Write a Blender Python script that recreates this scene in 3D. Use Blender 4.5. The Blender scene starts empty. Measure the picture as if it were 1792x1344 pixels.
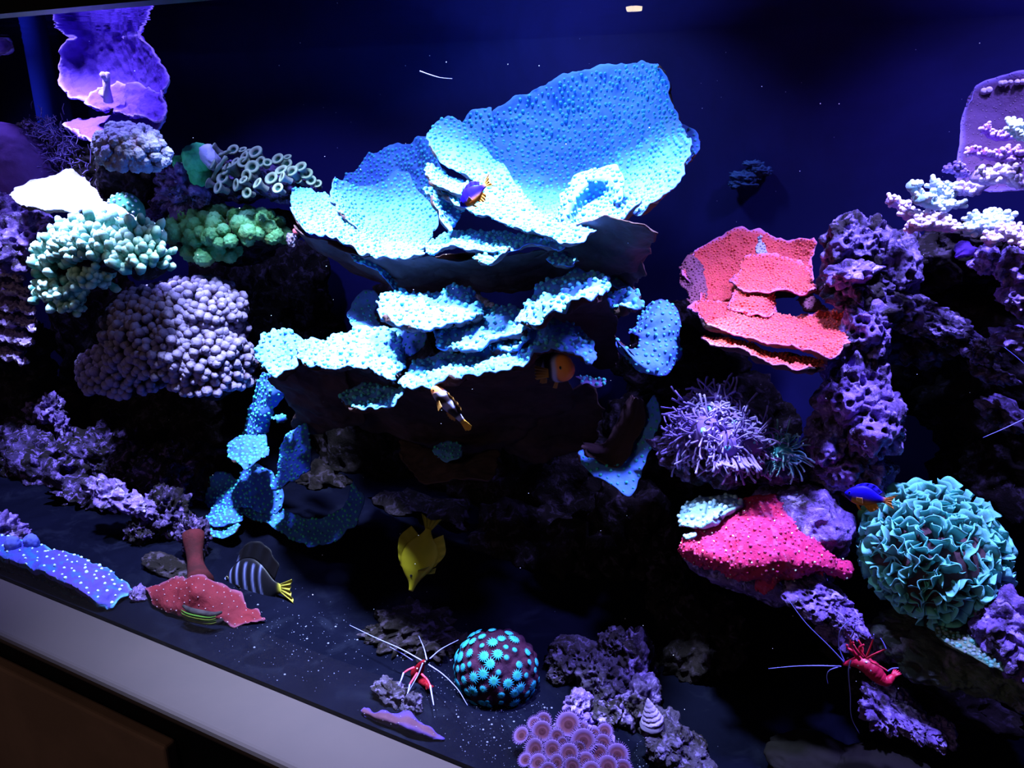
import bpy, bmesh, math, random, zlib
import numpy as np
from mathutils import Vector, Matrix, Quaternion

# ---------------------------------------------------------------- camera
PI = math.pi
FPX = 1400.0
YAW, PITCH, ZE = math.radians(27.2), math.radians(18.5), 0.56      # eye 0.56 m above the tank floor
WATER_Z = ZE + 0.10
XL, XR, YB = -1.75, 0.55, 0.56                                      # tank interior: left, right, back
scene = bpy.context.scene
cam_d = bpy.data.cameras.new('camera'); cam = bpy.data.objects.new('camera', cam_d)
scene.collection.objects.link(cam); scene.camera = cam
cam_d.sensor_width = 36.0; cam_d.lens = 36.0 * FPX / 1792.0; cam_d.clip_start = 0.02; cam_d.clip_end = 50
FW = np.array([-math.sin(YAW) * math.cos(PITCH), math.cos(YAW) * math.cos(PITCH), -math.sin(PITCH)])
RT = np.array([math.cos(YAW), math.sin(YAW), 0.0]); UP = np.cross(RT, FW)
CAM = np.array([0.0, -0.5, ZE])
cam.matrix_world = Matrix(((RT[0], UP[0], -FW[0], CAM[0]), (RT[1], UP[1], -FW[1], CAM[1]), (RT[2], UP[2], -FW[2], CAM[2]), (0, 0, 0, 1)))

# ---------------------------------------------------------------- world, lights, exposure
wd = bpy.data.worlds.new('world'); scene.world = wd; wd.use_nodes = True
wd.node_tree.nodes['Background'].inputs[0].default_value = (0.35, 0.32, 0.6, 1)
wd.node_tree.nodes['Background'].inputs[1].default_value = 0.012
scene.view_settings.view_transform = 'Standard'; scene.view_settings.look = 'None'
scene.view_settings.exposure = 0.0; scene.view_settings.gamma = 1.0
scene.view_settings.use_curve_mapping = False
scene.cycles.use_denoising = True
scene.cycles.max_bounces = 8; scene.cycles.transparent_max_bounces = 12
scene.cycles.caustics_reflective = False; scene.cycles.caustics_refractive = False
scene.cycles.sample_clamp_indirect = 3.0

def spot(name, loc, aim, power, color, size_deg, blend=0.6, radius=0.03):
    d = bpy.data.lights.new(name, 'SPOT'); d.energy = power; d.color = color
    d.spot_size = math.radians(size_deg); d.spot_blend = blend; d.shadow_soft_size = radius
    o = bpy.data.objects.new(name, d); scene.collection.objects.link(o)
    o.location = loc; o.rotation_euler = (Vector(aim) - Vector(loc)).to_track_quat('-Z', 'Y').to_euler()
    return o
LZ = WATER_Z + 0.24
spot('led_and_fill_spot', (-0.64, 0.12, LZ), (-0.62, 0.20, 0.3), 200, (0.58, 0.70, 1.0), 58, 1.0)
spot('led_and_fill_spot', (-0.34, 0.12, LZ), (-0.37, 0.20, 0.3), 200, (0.58, 0.70, 1.0), 58, 1.0)
spot('led_and_fill_spot', (-0.45, 0.34, LZ), (-0.45, 0.36, 0.3), 14, (0.34, 0.45, 1.0), 120, 1.0)  # weak wide fill added for the big back plate, no lamp known there
spot('led_and_fill_spot', (-1.02, 0.09, LZ), (-1.04, 0.20, 0.4), 150, (0.46, 0.52, 1.0), 52, 1.0)
spot('led_and_fill_spot', (-0.90, 0.16, LZ), (-0.90, 0.24, 0.3), 18, (0.30, 0.30, 1.0), 110, 1.0)  # broad weak fill added for the left corals
spot('led_and_fill_spot', (-0.03, 0.20, LZ), (-0.03, 0.20, 0.2), 86, (0.36, 0.34, 1.0), 80, 1.0)
spot('led_and_fill_spot', (0.12, 0.32, LZ), (0.12, 0.30, 0.2), 28, (0.30, 0.26, 1.0), 115, 1.0)
spot('led_and_fill_spot', (-1.50, 0.26, LZ), (-1.50, 0.24, 0.3), 14, (0.34, 0.28, 1.0), 100, 1.0)
rl = bpy.data.lights.new('room_light', 'AREA'); rl.energy = 4.0; rl.color = (1.0, 0.72, 0.55); rl.size = 0.8
ro = bpy.data.objects.new('room_light', rl); scene.collection.objects.link(ro)
ro.location = (-0.9, -1.9, 1.3); ro.rotation_euler = (Vector((-0.6, -0.1, -0.1)) - Vector(ro.location)).to_track_quat('-Z', 'Y').to_euler()

# ---------------------------------------------------------------- placing helpers
def ray(px, py): return (px - 896) * RT - (py - 672) * UP + FPX * FW
def P(px, py, Y): d = ray(px, py); return CAM + d * ((Y + 0.5) / d[1])
def PZ(px, py, Z=0.0): d = ray(px, py); return CAM + d * ((Z - ZE) / d[2])
def S(p): return float((p - CAM) @ FW) / FPX
RNG = np.random.default_rng(7); random.seed(7)

# ---------------------------------------------------------------- numpy noise
def _h(ix, iy, iz, seed):
    h = (ix.astype(np.int64) * 73856093) ^ (iy.astype(np.int64) * 19349663) ^ (iz.astype(np.int64) * 83492791) ^ (seed * 2654435761)
    h &= 0xffffffff; h = (h ^ (h >> 15)) * 2246822519 & 0xffffffff; h = (h ^ (h >> 13)) * 3266489917 & 0xffffffff
    return ((h ^ (h >> 16)) & 0xffffff) / float(0xffffff)
def vn(p, seed=0):
    p = np.asarray(p, float); i = np.floor(p); f = p - i; f = f * f * (3 - 2 * f); r = 0
    for a in (0, 1):
        for b in (0, 1):
            for c in (0, 1):
                w = (f[..., 0] if a else 1 - f[..., 0]) * (f[..., 1] if b else 1 - f[..., 1]) * (f[..., 2] if c else 1 - f[..., 2])
                r = r + w * _h(i[..., 0] + a, i[..., 1] + b, i[..., 2] + c, seed)
    return r * 2 - 1
def fbm(p, seed=0, o=4, g=0.5):
    r, a, q = 0, 1.0, np.asarray(p, float)
    for k in range(o): r = r + a * vn(q, seed + k * 17); a *= g; q = q * 2.03 + 5.1
    return r
def worley(p, seed=0):
    p = np.asarray(p, float); i = np.floor(p); best = np.full(p.shape[:-1], 9.0)
    for a in (-1, 0, 1):
        for b in (-1, 0, 1):
            for c in (-1, 0, 1):
                x, y, z = i[..., 0] + a, i[..., 1] + b, i[..., 2] + c
                d = (x + _h(x, y, z, seed) - p[..., 0]) ** 2 + (y + _h(x, y, z, seed + 1) - p[..., 1]) ** 2 + (z + _h(x, y, z, seed + 2) - p[..., 2]) ** 2
                best = np.minimum(best, d)
    return np.sqrt(best)
def unit(v): v = np.asarray(v, float); return v / (np.linalg.norm(v, axis=-1, keepdims=True) + 1e-12)

# ---------------------------------------------------------------- materials
MATS = {}
def mat(name, c1, c2=None, c3=None, nscale=30.0, bump=0.0, bscale=200.0, rough=0.8, tip=None, spec=0.06, cell=None, ramp=(0.42, 0.6), vcol=False, coat=0.0):
    """c1/c2/c3 mixed by object-space noise; tip = colour at growing tips (mesh attribute 'tip'); cell = (scale, colour, radius) polyp spots."""
    if name in MATS: return MATS[name]
    m = bpy.data.materials.new(name); m.use_nodes = True; nt = m.node_tree; N, L = nt.nodes, nt.links
    b = N['Principled BSDF']; b.inputs['Roughness'].default_value = rough; b.inputs['Specular IOR Level'].default_value = spec
    if coat: b.inputs['Coat Weight'].default_value = coat
    tc = N.new('ShaderNodeTexCoord')
    def rgb(c):
        n = N.new('ShaderNodeRGB'); n.outputs[0].default_value = (*c, 1); return n.outputs[0]
    def mix(f, a, c):
        n = N.new('ShaderNodeMix'); n.data_type = 'RGBA'; L.new(f, n.inputs[0]); L.new(a, n.inputs[6]); L.new(c, n.inputs[7]); return n.outputs[2]
    def noise(s, d=6.0, w=0.0):
        n = N.new('ShaderNodeTexNoise'); n.inputs['Scale'].default_value = s; n.inputs['Detail'].default_value = d; n.inputs['Roughness'].default_value = 0.65
        n.inputs['Distortion'].default_value = w; L.new(tc.outputs['Object'], n.inputs['Vector']); return n.outputs[0]
    def rmp(v, a, c):
        n = N.new('ShaderNodeMapRange'); n.inputs[1].default_value = a; n.inputs[2].default_value = c; L.new(v, n.inputs[0]); return n.outputs[0]
    col = rgb(c1)
    if vcol:
        a = N.new('ShaderNodeAttribute'); a.attribute_name = 'Col'; col = a.outputs['Color']
    if c2: col = mix(rmp(noise(nscale, w=0.4), *ramp), col, rgb(c2))
    if c3: col = mix(rmp(noise(nscale * 2.7, 8.0, 0.8), 0.52, 0.66), col, rgb(c3))
    vor = None
    if cell:
        v = N.new('ShaderNodeTexVoronoi'); v.inputs['Scale'].default_value = cell[0]; L.new(tc.outputs['Object'], v.inputs['Vector'])
        vor = rmp(v.outputs['Distance'], cell[2], cell[2] * 0.6); col = mix(vor, col, rgb(cell[1]))
    if tip:
        a = N.new('ShaderNodeAttribute'); a.attribute_name = 'tip'; col = mix(a.outputs['Fac'], col, rgb(tip))
    L.new(col, b.inputs['Base Color'])
    if bump:
        bn = N.new('ShaderNodeBump'); bn.inputs['Strength'].default_value = 1.0; bn.inputs['Distance'].default_value = bump
        if cell:
            ad = N.new('ShaderNodeMath'); ad.operation = 'ADD'; L.new(noise(bscale, 3.0), ad.inputs[0]); L.new(vor, ad.inputs[1]); L.new(ad.outputs[0], bn.inputs['Height'])
        else:
            L.new(noise(bscale, 5.0), bn.inputs['Height'])
        L.new(bn.outputs[0], b.inputs['Normal'])
    MATS[name] = m; return m

# ---------------------------------------------------------------- object helpers
def tag(o, label=None, cat=None, group=None, kind=None):
    if label: o['label'] = label
    if cat: o['category'] = cat
    if group: o['group'] = group
    if kind: o['kind'] = kind
    return o
def thing(name, label, cat, loc, group=None):
    o = bpy.data.objects.new(name, None); o.empty_display_size = 0.01; scene.collection.objects.link(o)
    o.location = tuple(loc); return tag(o, label, cat, group)

class MB:
    """collects shapes into ONE mesh"""
    def __init__(s): s.v, s.f, s.m, s.t, s.c, s.n = [], [], [], [], [], 0
    def add(s, v, f, mi=0, tip=0.0, col=None):
        v = np.asarray(v, float).reshape(-1, 3); s.v.append(v)
        s.f += [tuple(int(i) + s.n for i in q) for q in f]
        s.m += ([mi] * len(f)) if np.isscalar(mi) else list(mi)
        s.t.append(np.broadcast_to(np.asarray(tip, float), (len(v),)).copy())
        s.c.append(np.ones((len(v), 3)) if col is None else np.broadcast_to(np.asarray(col, float), (len(v), 3)).copy())
        s.n += len(v)
    def build(s, name, mats, parent=None, loc=(0, 0, 0), smooth=True, label=None, kind=None):
        v = np.concatenate(s.v) if s.v else np.zeros((0, 3))
        if parent is not None and parent.type == 'EMPTY' and loc is not None and tuple(loc) == (0, 0, 0):
            v = v - np.array(parent.location)
        elif loc is not None: v = v - np.array(loc)
        me = bpy.data.meshes.new(name); me.from_pydata(v.tolist(), [], s.f)
        for m in (mats if isinstance(mats, (list, tuple)) else [mats]): me.materials.append(m)
        me.polygons.foreach_set('material_index', np.array(s.m, dtype=np.int32))
        me.polygons.foreach_set('use_smooth', np.full(len(s.f), smooth))
        a = me.attributes.new('tip', 'FLOAT', 'POINT'); a.data.foreach_set('value', np.concatenate(s.t).astype(np.float32))
        c = np.concatenate(s.c)
        if (c != 1).any():
            ca = me.color_attributes.new('Col', 'FLOAT_COLOR', 'POINT')
            ca.data.foreach_set('color', np.hstack([c, np.ones((len(c), 1))]).astype(np.float32).ravel())
        me.update()
        o = bpy.data.objects.new(name, me); scene.collection.objects.link(o)
        if parent is not None: o.parent = parent
        elif loc is not None: o.location = tuple(loc)
        if label: o['label'] = label
        if kind: o['kind'] = kind
        return o

ICO = {}
def ico(n):
    if n not in ICO:
        bm = bmesh.new(); bmesh.ops.create_icosphere(bm, subdivisions=n, radius=1.0)
        bm.verts.ensure_lookup_table()
        ICO[n] = (np.array([v.co[:] for v in bm.verts]), [tuple(v.index for v in f.verts) for f in bm.faces]); bm.free()
    return ICO[n]
def frame(n):
    n = unit(n); a = np.array([0, 0, 1.0]) if abs(n[2]) < 0.9 else np.array([1.0, 0, 0])
    u = unit(np.cross(a, n)); return u, np.cross(n, u), n
def box(mb, x0, x1, y0, y1, z0, z1, mi=0):
    v = [(x, y, z) for x in (x0, x1) for y in (y0, y1) for z in (z0, z1)]
    mb.add(v, [(0, 1, 3, 2), (4, 6, 7, 5), (0, 4, 5, 1), (2, 3, 7, 6), (0, 2, 6, 4), (1, 5, 7, 3)], mi)
def tube(mb, pts, rad, seg=6, mi=0, tip=0.0, cap=True, col=None):
    pts = np.asarray(pts, float); n = len(pts); rad = np.broadcast_to(np.asarray(rad, float), (n,)); tip = np.broadcast_to(np.asarray(tip, float), (n,))
    d = np.gradient(pts, axis=0); d = unit(d); u, w, _ = frame(d[0]); V = []
    for i in range(n):
        u = unit(u - d[i] * (u @ d[i])); w = np.cross(d[i], u)
        for k in range(seg):
            a = 2 * PI * k / seg; V.append(pts[i] + rad[i] * (math.cos(a) * u + math.sin(a) * w))
    F = [(i * seg + k, i * seg + (k + 1) % seg, (i + 1) * seg + (k + 1) % seg, (i + 1) * seg + k) for i in range(n - 1) for k in range(seg)]
    T = list(np.repeat(tip, seg))
    if cap:
        V.append(pts[0]); V.append(pts[-1] + d[-1] * rad[-1] * 0.5); T += [tip[0], tip[-1]]; a, b = n * seg, n * seg + 1
        F += [(a, (k + 1) % seg, k) for k in range(seg)] + [(b, (n - 1) * seg + k, (n - 1) * seg + (k + 1) % seg) for k in range(seg)]
    mb.add(V, F, mi, T, col)
def smooth_line(pts, n):
    pts = np.asarray(pts, float)
    if len(pts) == 2: t = np.linspace(0, 1, n)[:, None]; return pts[0] * (1 - t) + pts[1] * t
    s = np.concatenate([[0], np.cumsum(np.linalg.norm(np.diff(pts, axis=0), axis=1))]); s /= s[-1]
    q = np.vstack([2 * pts[0] - pts[1], pts, 2 * pts[-1] - pts[-2]]); out = []
    for t in np.linspace(0, 1, n):
        i = min(int(np.searchsorted(s, t, 'right')) - 1, len(pts) - 2); x = (t - s[i]) / (s[i + 1] - s[i] + 1e-12)
        a, b, c, d = q[i], q[i + 1], q[i + 2], q[i + 3]
        out.append(0.5 * ((2 * b) + (c - a) * x + (2 * a - 5 * b + 4 * c - d) * x * x + (3 * b - a - 3 * c + d) * x ** 3))
    return np.array(out)
def blob(mb, c, r, sub=4, amp=0.15, fr=2.0, seed=0, pits=0.0, pitf=5.0, rot=None, mi=0, tip=0.0, ridg=0.0, col=None, octs=4, iso=False):
    v, f = ico(sub); r = np.broadcast_to(np.asarray(r, float), (3,)); rm = float(r.mean()); q = v * (r / rm)
    d = amp * fbm(v * fr + seed * 3.7, seed, octs)
    if iso:
        d = amp * fbm(q * fr * .9 + seed * 3.7, seed, 3, .42) + .07 * (.55 - worley(q * fr * 2.6, seed + 2)) + .03 * fbm(q * fr * 6, seed + 8, 3)
        if pits: w = worley(q * pitf * .55, seed + 11); t = np.clip((.5 - w) / .32, 0, 1); d = d - pits * t * t * (3 - 2 * t) * (vn(q * 1.6, seed + 3) > -0.35)
        p = v * r * (1 + np.clip(d, -.6, .7))[:, None]
        if rot is not None: p = p @ np.array(rot).T
        mb.add(p + np.asarray(c), f, mi, tip, col); return p + np.asarray(c)
    if ridg: d = d + ridg * (1 - 2 * np.abs(fbm(v * fr * 1.7 + 9.1, seed + 5, 3)))
    if pits: w = worley(q * pitf, seed + 11); d = d - pits * np.clip(1 - w * 2.1, 0, 1) ** 1.0 * (vn(q * 1.6, seed + 3) > -0.2)
    p = v * r * (1 + d)[:, None] if False else v * r + v * (d * rm)[:, None]
    if rot is not None: p = p @ np.array(rot).T
    mb.add(p + np.asarray(c), f, mi, tip, col)
    return p + np.asarray(c)
def rotz(a): c, s = math.cos(a), math.sin(a); return np.array([[c, -s, 0], [s, c, 0], [0, 0, 1.0]])
def roty(a): c, s = math.cos(a), math.sin(a); return np.array([[c, 0, s], [0, 1, 0], [-s, 0, c]])
def rotx(a): c, s = math.cos(a), math.sin(a); return np.array([[1, 0, 0], [0, c, -s], [0, s, c]])

def nub_tpl():
    V, F = [], []
    for r, z in ((1.0, -0.35), (0.95, 0.25), (0.62, 0.72)):
        for k in range(6): a = 2 * PI * k / 6 + z; V.append((r * math.cos(a), r * math.sin(a), z))
    V.append((0, 0, 0.88))
    for j in range(2): F += [(j * 6 + k, j * 6 + (k + 1) % 6, (j + 1) * 6 + (k + 1) % 6, (j + 1) * 6 + k) for k in range(6)]
    F += [(12 + k, 12 + (k + 1) % 6, 18) for k in range(6)]
    return np.array(V), F
NUBV, NUBF = nub_tpl()
def nubs(mb, pts, nrm, r, mi, seed=0):
    g = np.random.default_rng(seed)
    for p, n in zip(pts, nrm):
        n = unit(n + g.normal(0, 0.12, 3)); u, w, _ = frame(n); s = r * g.uniform(0.7, 1.25)
        mb.add(p + s * (NUBV[:, :1] * u + NUBV[:, 1:2] * w + NUBV[:, 2:] * n * g.uniform(0.8, 1.5)), NUBF, mi)
def pick(pts, dmin, seed=0, cap=4000):
    g = np.random.default_rng(seed); idx = g.permutation(len(pts)); cells = {}; out = []
    for i in idx:
        k = tuple(np.floor(pts[i] / dmin).astype(int)); ok = True
        for a in (-1, 0, 1):
            for b in (-1, 0, 1):
                for c in (-1, 0, 1):
                    for j in cells.get((k[0] + a, k[1] + b, k[2] + c), ()):
                        if ((pts[i] - pts[j]) ** 2).sum() < dmin * dmin: ok = False; break
                    if not ok: break
                if not ok: break
            if not ok: break
        if ok: cells.setdefault(k, []).append(i); out.append(i)
        if len(out) >= cap: break
    return np.array(out, int)

def sheet(mb, rows, thick=0.004, nub=None, nubr=0.0, gap=0.0, rough=0.003, rfreq=60, edge=0.004, seed=0, dens=0.0024, mis=(0, 1, 2), ripple=0.0, world=False, tipedge=False):
    """plate lofted through rows of (pixel x, pixel y, depth): a real curved sheet with thickness, ragged rim and polyps on the upper face"""
    W = [np.array([P(*q) for q in r]) if not world else np.array(r, float) for r in rows]
    lu = max(np.linalg.norm(np.diff(w, axis=0), axis=1).sum() for w in W); nu = int(np.clip(lu / dens, 10, 170))
    W = [smooth_line(w, nu) for w in W]
    lv = max(sum(np.linalg.norm(W[j + 1][i] - W[j][i]) for j in range(len(W) - 1)) for i in (0, nu // 2, nu - 1)); nv = int(np.clip(lv / dens, 7, 110))
    G = np.stack([smooth_line(np.array([w[i] for w in W]), nv) for i in range(nu)], 1)          # nv x nu
    uu, vv = np.meshgrid(np.linspace(0, 1, nu), np.linspace(0, 1, nv))
    du, dv = np.gradient(G, axis=1), np.gradient(G, axis=0); n = unit(np.cross(du, dv))
    if (n.mean((0, 1)) @ (CAM - G.mean((0, 1)))) < 0: n = -n
    # ragged rim
    e = edge * 1.6
    wv = np.exp(-vv * lv / (0.02)) ; wv2 = np.exp(-(1 - vv) * lv / 0.02); wu = np.exp(-uu * lu / 0.02); wu2 = np.exp(-(1 - uu) * lu / 0.02)
    q = G * 45
    G = G - unit(dv) * (wv * e * fbm(q, seed + 1, 3))[..., None] + unit(dv) * (wv2 * e * fbm(q, seed + 2, 3))[..., None]
    G = G - unit(du) * (wu * e * fbm(q, seed + 3, 3))[..., None] + unit(du) * (wu2 * e * fbm(q, seed + 4, 3))[..., None]
    # rounded corners
    cu = np.minimum(uu, 1 - uu) * lu; cv = np.minimum(vv, 1 - vv) * lv
    r0 = min(0.012, lv * 0.45, lu * 0.3)
    k = np.clip(1 - cu / r0, 0, 1) * np.clip(1 - cv / r0, 0, 1)
    G = G + unit(G.mean((0, 1)) - G) * (k * r0 * 0.35)[..., None]
    G = G + n * (rough * fbm(G * rfreq, seed + 6, 4))[..., None]
    if ripple: G = G + n * (ripple * np.sin(uu * lu * 190 + 3 * vn(G * 25, seed)) * (0.3 + vv))[..., None]
    du, dv = np.gradient(G, axis=1), np.gradient(G, axis=0); n2 = unit(np.cross(du, dv)); n2 = n2 * np.sign((n2 * n).sum(-1, keepdims=True) + 1e-9)
    ed = np.clip(np.minimum(cu, cv) / 0.008, 0, 1); B = G - n2 * (thick * (0.25 + 0.75 * ed))[..., None]
    T = (1 - np.clip(np.minimum(cu, cv) / 0.006, 0, 1)) if tipedge else 0 * uu
    V = np.concatenate([G.reshape(-1, 3), B.reshape(-1, 3)]); o = nu * nv; F, M = [], []
    flip = float((np.cross(du, dv) * n2).sum(-1).mean()) < 0
    for j in range(nv - 1):
        for i in range(nu - 1):
            a, b, c, d = j * nu + i, j * nu + i + 1, (j + 1) * nu + i + 1, (j + 1) * nu + i
            F.append((a, b, c, d) if not flip else (d, c, b, a)); M.append(mis[0])
            F.append((o + d, o + c, o + b, o + a) if not flip else (o + a, o + b, o + c, o + d)); M.append(mis[1])
    ring = [i for i in range(nu)] + [j * nu + nu - 1 for j in range(1, nv)] + [(nv - 1) * nu + i for i in range(nu - 2, -1, -1)] + [j * nu for j in range(nv - 2, 0, -1)]
    for x in range(len(ring)):
        a, b = ring[x], ring[(x + 1) % len(ring)]; F.append((b, a, o + a, o + b) if not flip else (a, b, o + b, o + a)); M.append(mis[0])
    mb.add(V, F, M, np.concatenate([T.ravel(), T.ravel()]))
    if gap:
        # dense random points on the sheet, thinned to an even spread
        g = np.random.default_rng(seed + 99); K = int(min(9000, 9 * lu * lv / gap ** 2)) + 20
        a = g.uniform(0.015, 0.985, K) * (nu - 1); b = g.uniform(0.02, 0.98, K) * (nv - 1); i, j = a.astype(int), b.astype(int); fa, fb = (a - i)[:, None], (b - j)[:, None]
        pt = G[j, i] * (1 - fa) * (1 - fb) + G[j, i + 1] * fa * (1 - fb) + G[j + 1, i] * (1 - fa) * fb + G[j + 1, i + 1] * fa * fb
        s = pick(pt, gap, seed); nubs(mb, pt[s], n2[j[s], i[s]], nubr, mis[2], seed)
    return G

# ================================================================ the tank and its cabinet
m_black = mat('black_acrylic', (0.006, 0.006, 0.008), rough=0.45)
m_back = mat('navy_back_pane', (0.013, 0.014, 0.11), (0.009, 0.010, 0.075), nscale=3, rough=0.6, spec=0.1)
m_bottom = mat('tank_bottom', (0.0024, 0.0028, 0.0085), (0.0017, 0.002, 0.006), (0.0042, 0.005, 0.012), nscale=9, bump=0.0006, bscale=300, rough=0.9, spec=0.0)
m_ledge = mat('painted_ledge', (0.088, 0.069, 0.072), (0.081, 0.065, 0.069), nscale=5, bump=0.0001, bscale=60, rough=0.5)
m_wood = mat('brown_door_paint', (0.24, 0.15, 0.12), (0.20, 0.125, 0.10), nscale=6, rough=0.5)
def glass_mat():
    m = bpy.data.materials.new('front_glass'); m.use_nodes = True; N, L = m.node_tree.nodes, m.node_tree.links
    N.remove(N['Principled BSDF']); t = N.new('ShaderNodeBsdfTransparent'); g = N.new('ShaderNodeBsdfGlossy'); g.inputs['Roughness'].default_value = 0.0
    f = N.new('ShaderNodeFresnel'); f.inputs['IOR'].default_value = 1.33; x = N.new('ShaderNodeMixShader'); t.inputs[0].default_value = (0.97, 0.98, 1, 1)
    ge = N.new('ShaderNodeNewGeometry'); iv = N.new('ShaderNodeMath'); iv.operation = 'SUBTRACT'; iv.inputs[0].default_value = 1.0; L.new(ge.outputs['Backfacing'], iv.inputs[1])
    mu = N.new('ShaderNodeMath'); mu.operation = 'MULTIPLY'; L.new(f.outputs[0], mu.inputs[0]); L.new(iv.outputs[0], mu.inputs[1]); L.new(mu.outputs[0], x.inputs[0])
    L.new(t.outputs[0], x.inputs[1]); L.new(g.outputs[0], x.inputs[2]); L.new(x.outputs[0], N['Material Output'].inputs[0]); return m
def water_mat():
    m = bpy.data.materials.new('water_surface'); m.use_nodes = True; N, L = m.node_tree.nodes, m.node_tree.links
    N.remove(N['Principled BSDF']); t = N.new('ShaderNodeBsdfTransparent'); g = N.new('ShaderNodeBsdfGlossy'); g.inputs['Roughness'].default_value = 0.02
    g.inputs['Color'].default_value = (0.85, 0.85, 1, 1)
    tc = N.new('ShaderNodeTexCoord'); n = N.new('ShaderNodeTexNoise'); n.inputs['Scale'].default_value = 16; L.new(tc.outputs['Object'], n.inputs['Vector'])
    bn = N.new('ShaderNodeBump'); bn.inputs['Distance'].default_value = 0.0012; L.new(n.outputs[0], bn.inputs['Height']); L.new(bn.outputs[0], g.inputs['Normal'])
    f = N.new('ShaderNodeFresnel'); f.inputs['IOR'].default_value = 1.33; x = N.new('ShaderNodeMixShader')
    L.new(f.outputs[0], x.inputs[0]); L.new(t.outputs[0], x.inputs[1]); L.new(g.outputs[0], x.inputs[2]); L.new(x.outputs[0], N['Material Output'].inputs[0]); return m

def struct(name, mb, m, **k): o = mb.build(name, m, loc=None, **k); o['kind'] = 'structure'; return o
b = MB(); box(b, XL, XR, -0.002, YB, -0.02, 0.0); struct('floor', b, m_bottom, smooth=False)
b = MB(); box(b, XL - .02, XR + .02, YB, YB + .012, -0.02, WATER_Z + .06); struct('wall_back', b, m_back, smooth=False)
b = MB(); box(b, XL - .012, XL, 0, YB, -0.02, WATER_Z + .06); struct('wall_left', b, m_back, smooth=False)
b = MB(); box(b, XR, XR + .012, 0, YB, -0.02, WATER_Z + .06); struct('wall_right', b, m_back, smooth=False)
b = MB(); box(b, XL - .012, XR + .012, -0.012, -0.002, -0.02, WATER_Z + .06); struct('window_1', b, glass_mat(), smooth=False)
b = MB(); b.add([(XL, 0, WATER_Z), (XR, 0, WATER_Z), (XR, YB, WATER_Z), (XL, YB, WATER_Z)], [(0, 1, 2, 3)])
struct('water_surface', b, water_mat(), smooth=False)
# black top frame in front of the water line, and its hood
b = MB(); box(b, XL - .03, XR + .03, -0.03, -0.0125, ZE + 0.083, ZE + 0.16); box(b, XL - .03, XR + .03, -0.03, 0.02, ZE + 0.162, ZE + 0.172)
box(b, XL - .03, XR + .03, -0.034, -0.03, ZE + 0.083, ZE + 0.089); struct('trim_1', b, m_black, smooth=False)

cab = thing('aquarium_cabinet', 'black cabinet with a brown panel door and a pale grey-mauve ledge below the tank glass', 'cabinet', (-0.6, 0.1, -0.75))
def extrude_x(mb, prof, x0, x1):
    n = len(prof); mb.add([(x, y, z) for x in (x0, x1) for y, z in prof], [(i, (i + 1) % n, n + (i + 1) % n, n + i) for i in range(n)] + [tuple(range(n))[::-1], tuple(range(n, 2 * n))])
b = MB()                                                             # ledge with a small moulded nose
extrude_x(b, [(-0.0125, 0.006), (-0.0125, -0.014), (-0.070, -0.014), (-0.074, -0.012), (-0.076, -0.009), (-0.078, -0.0085), (-0.0815, -0.007), (-0.0835, -0.003), (-0.0835, 0.001), (-0.082, 0.004), (-0.0795, 0.0055), (-0.077, 0.006)], XL, XR)
b.build('ledge', m_ledge, cab, smooth=False, label='pale grey-mauve painted ledge')
b = MB(); extrude_x(b, [(-0.05, -0.015), (-0.05, -0.022), (-0.069, -0.022), (-0.072, -0.019), (-0.072, -0.015)], XL, XR); b.build('moulding', m_ledge, cab, smooth=False, label='thin pale moulding under the ledge')
b = MB(); box(b, XL, XR, -0.045, 0.5, -0.75, -0.0225); b.build('body', m_black, cab, smooth=False, label='black cabinet body')
dx = P(290, 1310, -0.06)[0]; dz = PZ(0, 1170, 0)
zt = None
for k in range(400):                                                 # height of the door's top edge from where it is seen at the left
    z = -0.022 - k * 0.0005; p = P(0, 1170, -0.062)
    if z <= p[2]: zt = z; break
zt = P(150, 1243, -0.062)[2]
b = MB(); box(b, dx - 0.62, dx, -0.062, -0.0455, -0.70, zt); door = b.build('door', m_wood, cab, smooth=False, label='brown panel door')
mo = door.modifiers.new('bevel', 'BEVEL'); mo.width = 0.004; mo.segments = 3
b = MB(); box(b, dx - 0.56, dx - 0.06, -0.066, -0.062, -0.64, zt - 0.06); pn = b.build('panel', m_wood, door, loc=None, smooth=False)
mo = pn.modifiers.new('bevel', 'BEVEL'); mo.width = 0.0035; mo.segments = 2

# warm ceiling lamp of the room, seen as a small mirror image in the front glass
hit = P(1110, 12, -0.012); dr = unit(hit - CAM); dr = dr * np.array([1, -1, 1]); lp = hit + dr * 6.6
lamp = thing('ceiling_lamp', 'small round warm white lamp of the room, seen mirrored near the top edge', 'lamp', lp)
b = MB(); tube(b, [lp + [0, 0, 0.0], lp + [0, 0, 0.03]], [0.075, 0.085], 24); tube(b, [lp + [0, 0, 0.03], lp + [0, 0, 0.5]], 0.006, 8); b.build('lamp_body', m_black, lamp)
me = bpy.data.materials.new('lamp_glow'); me.use_nodes = True; bs = me.node_tree.nodes['Principled BSDF']
bs.inputs['Emission Color'].default_value = (1, 0.8, 0.55, 1); bs.inputs['Emission Strength'].default_value = 60
b = MB(); tube(b, [lp + [0, 0, -0.03], lp + [0, 0, 0.0]], [0.06, 0.068], 24); b.build('bulb', me, lamp)

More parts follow.
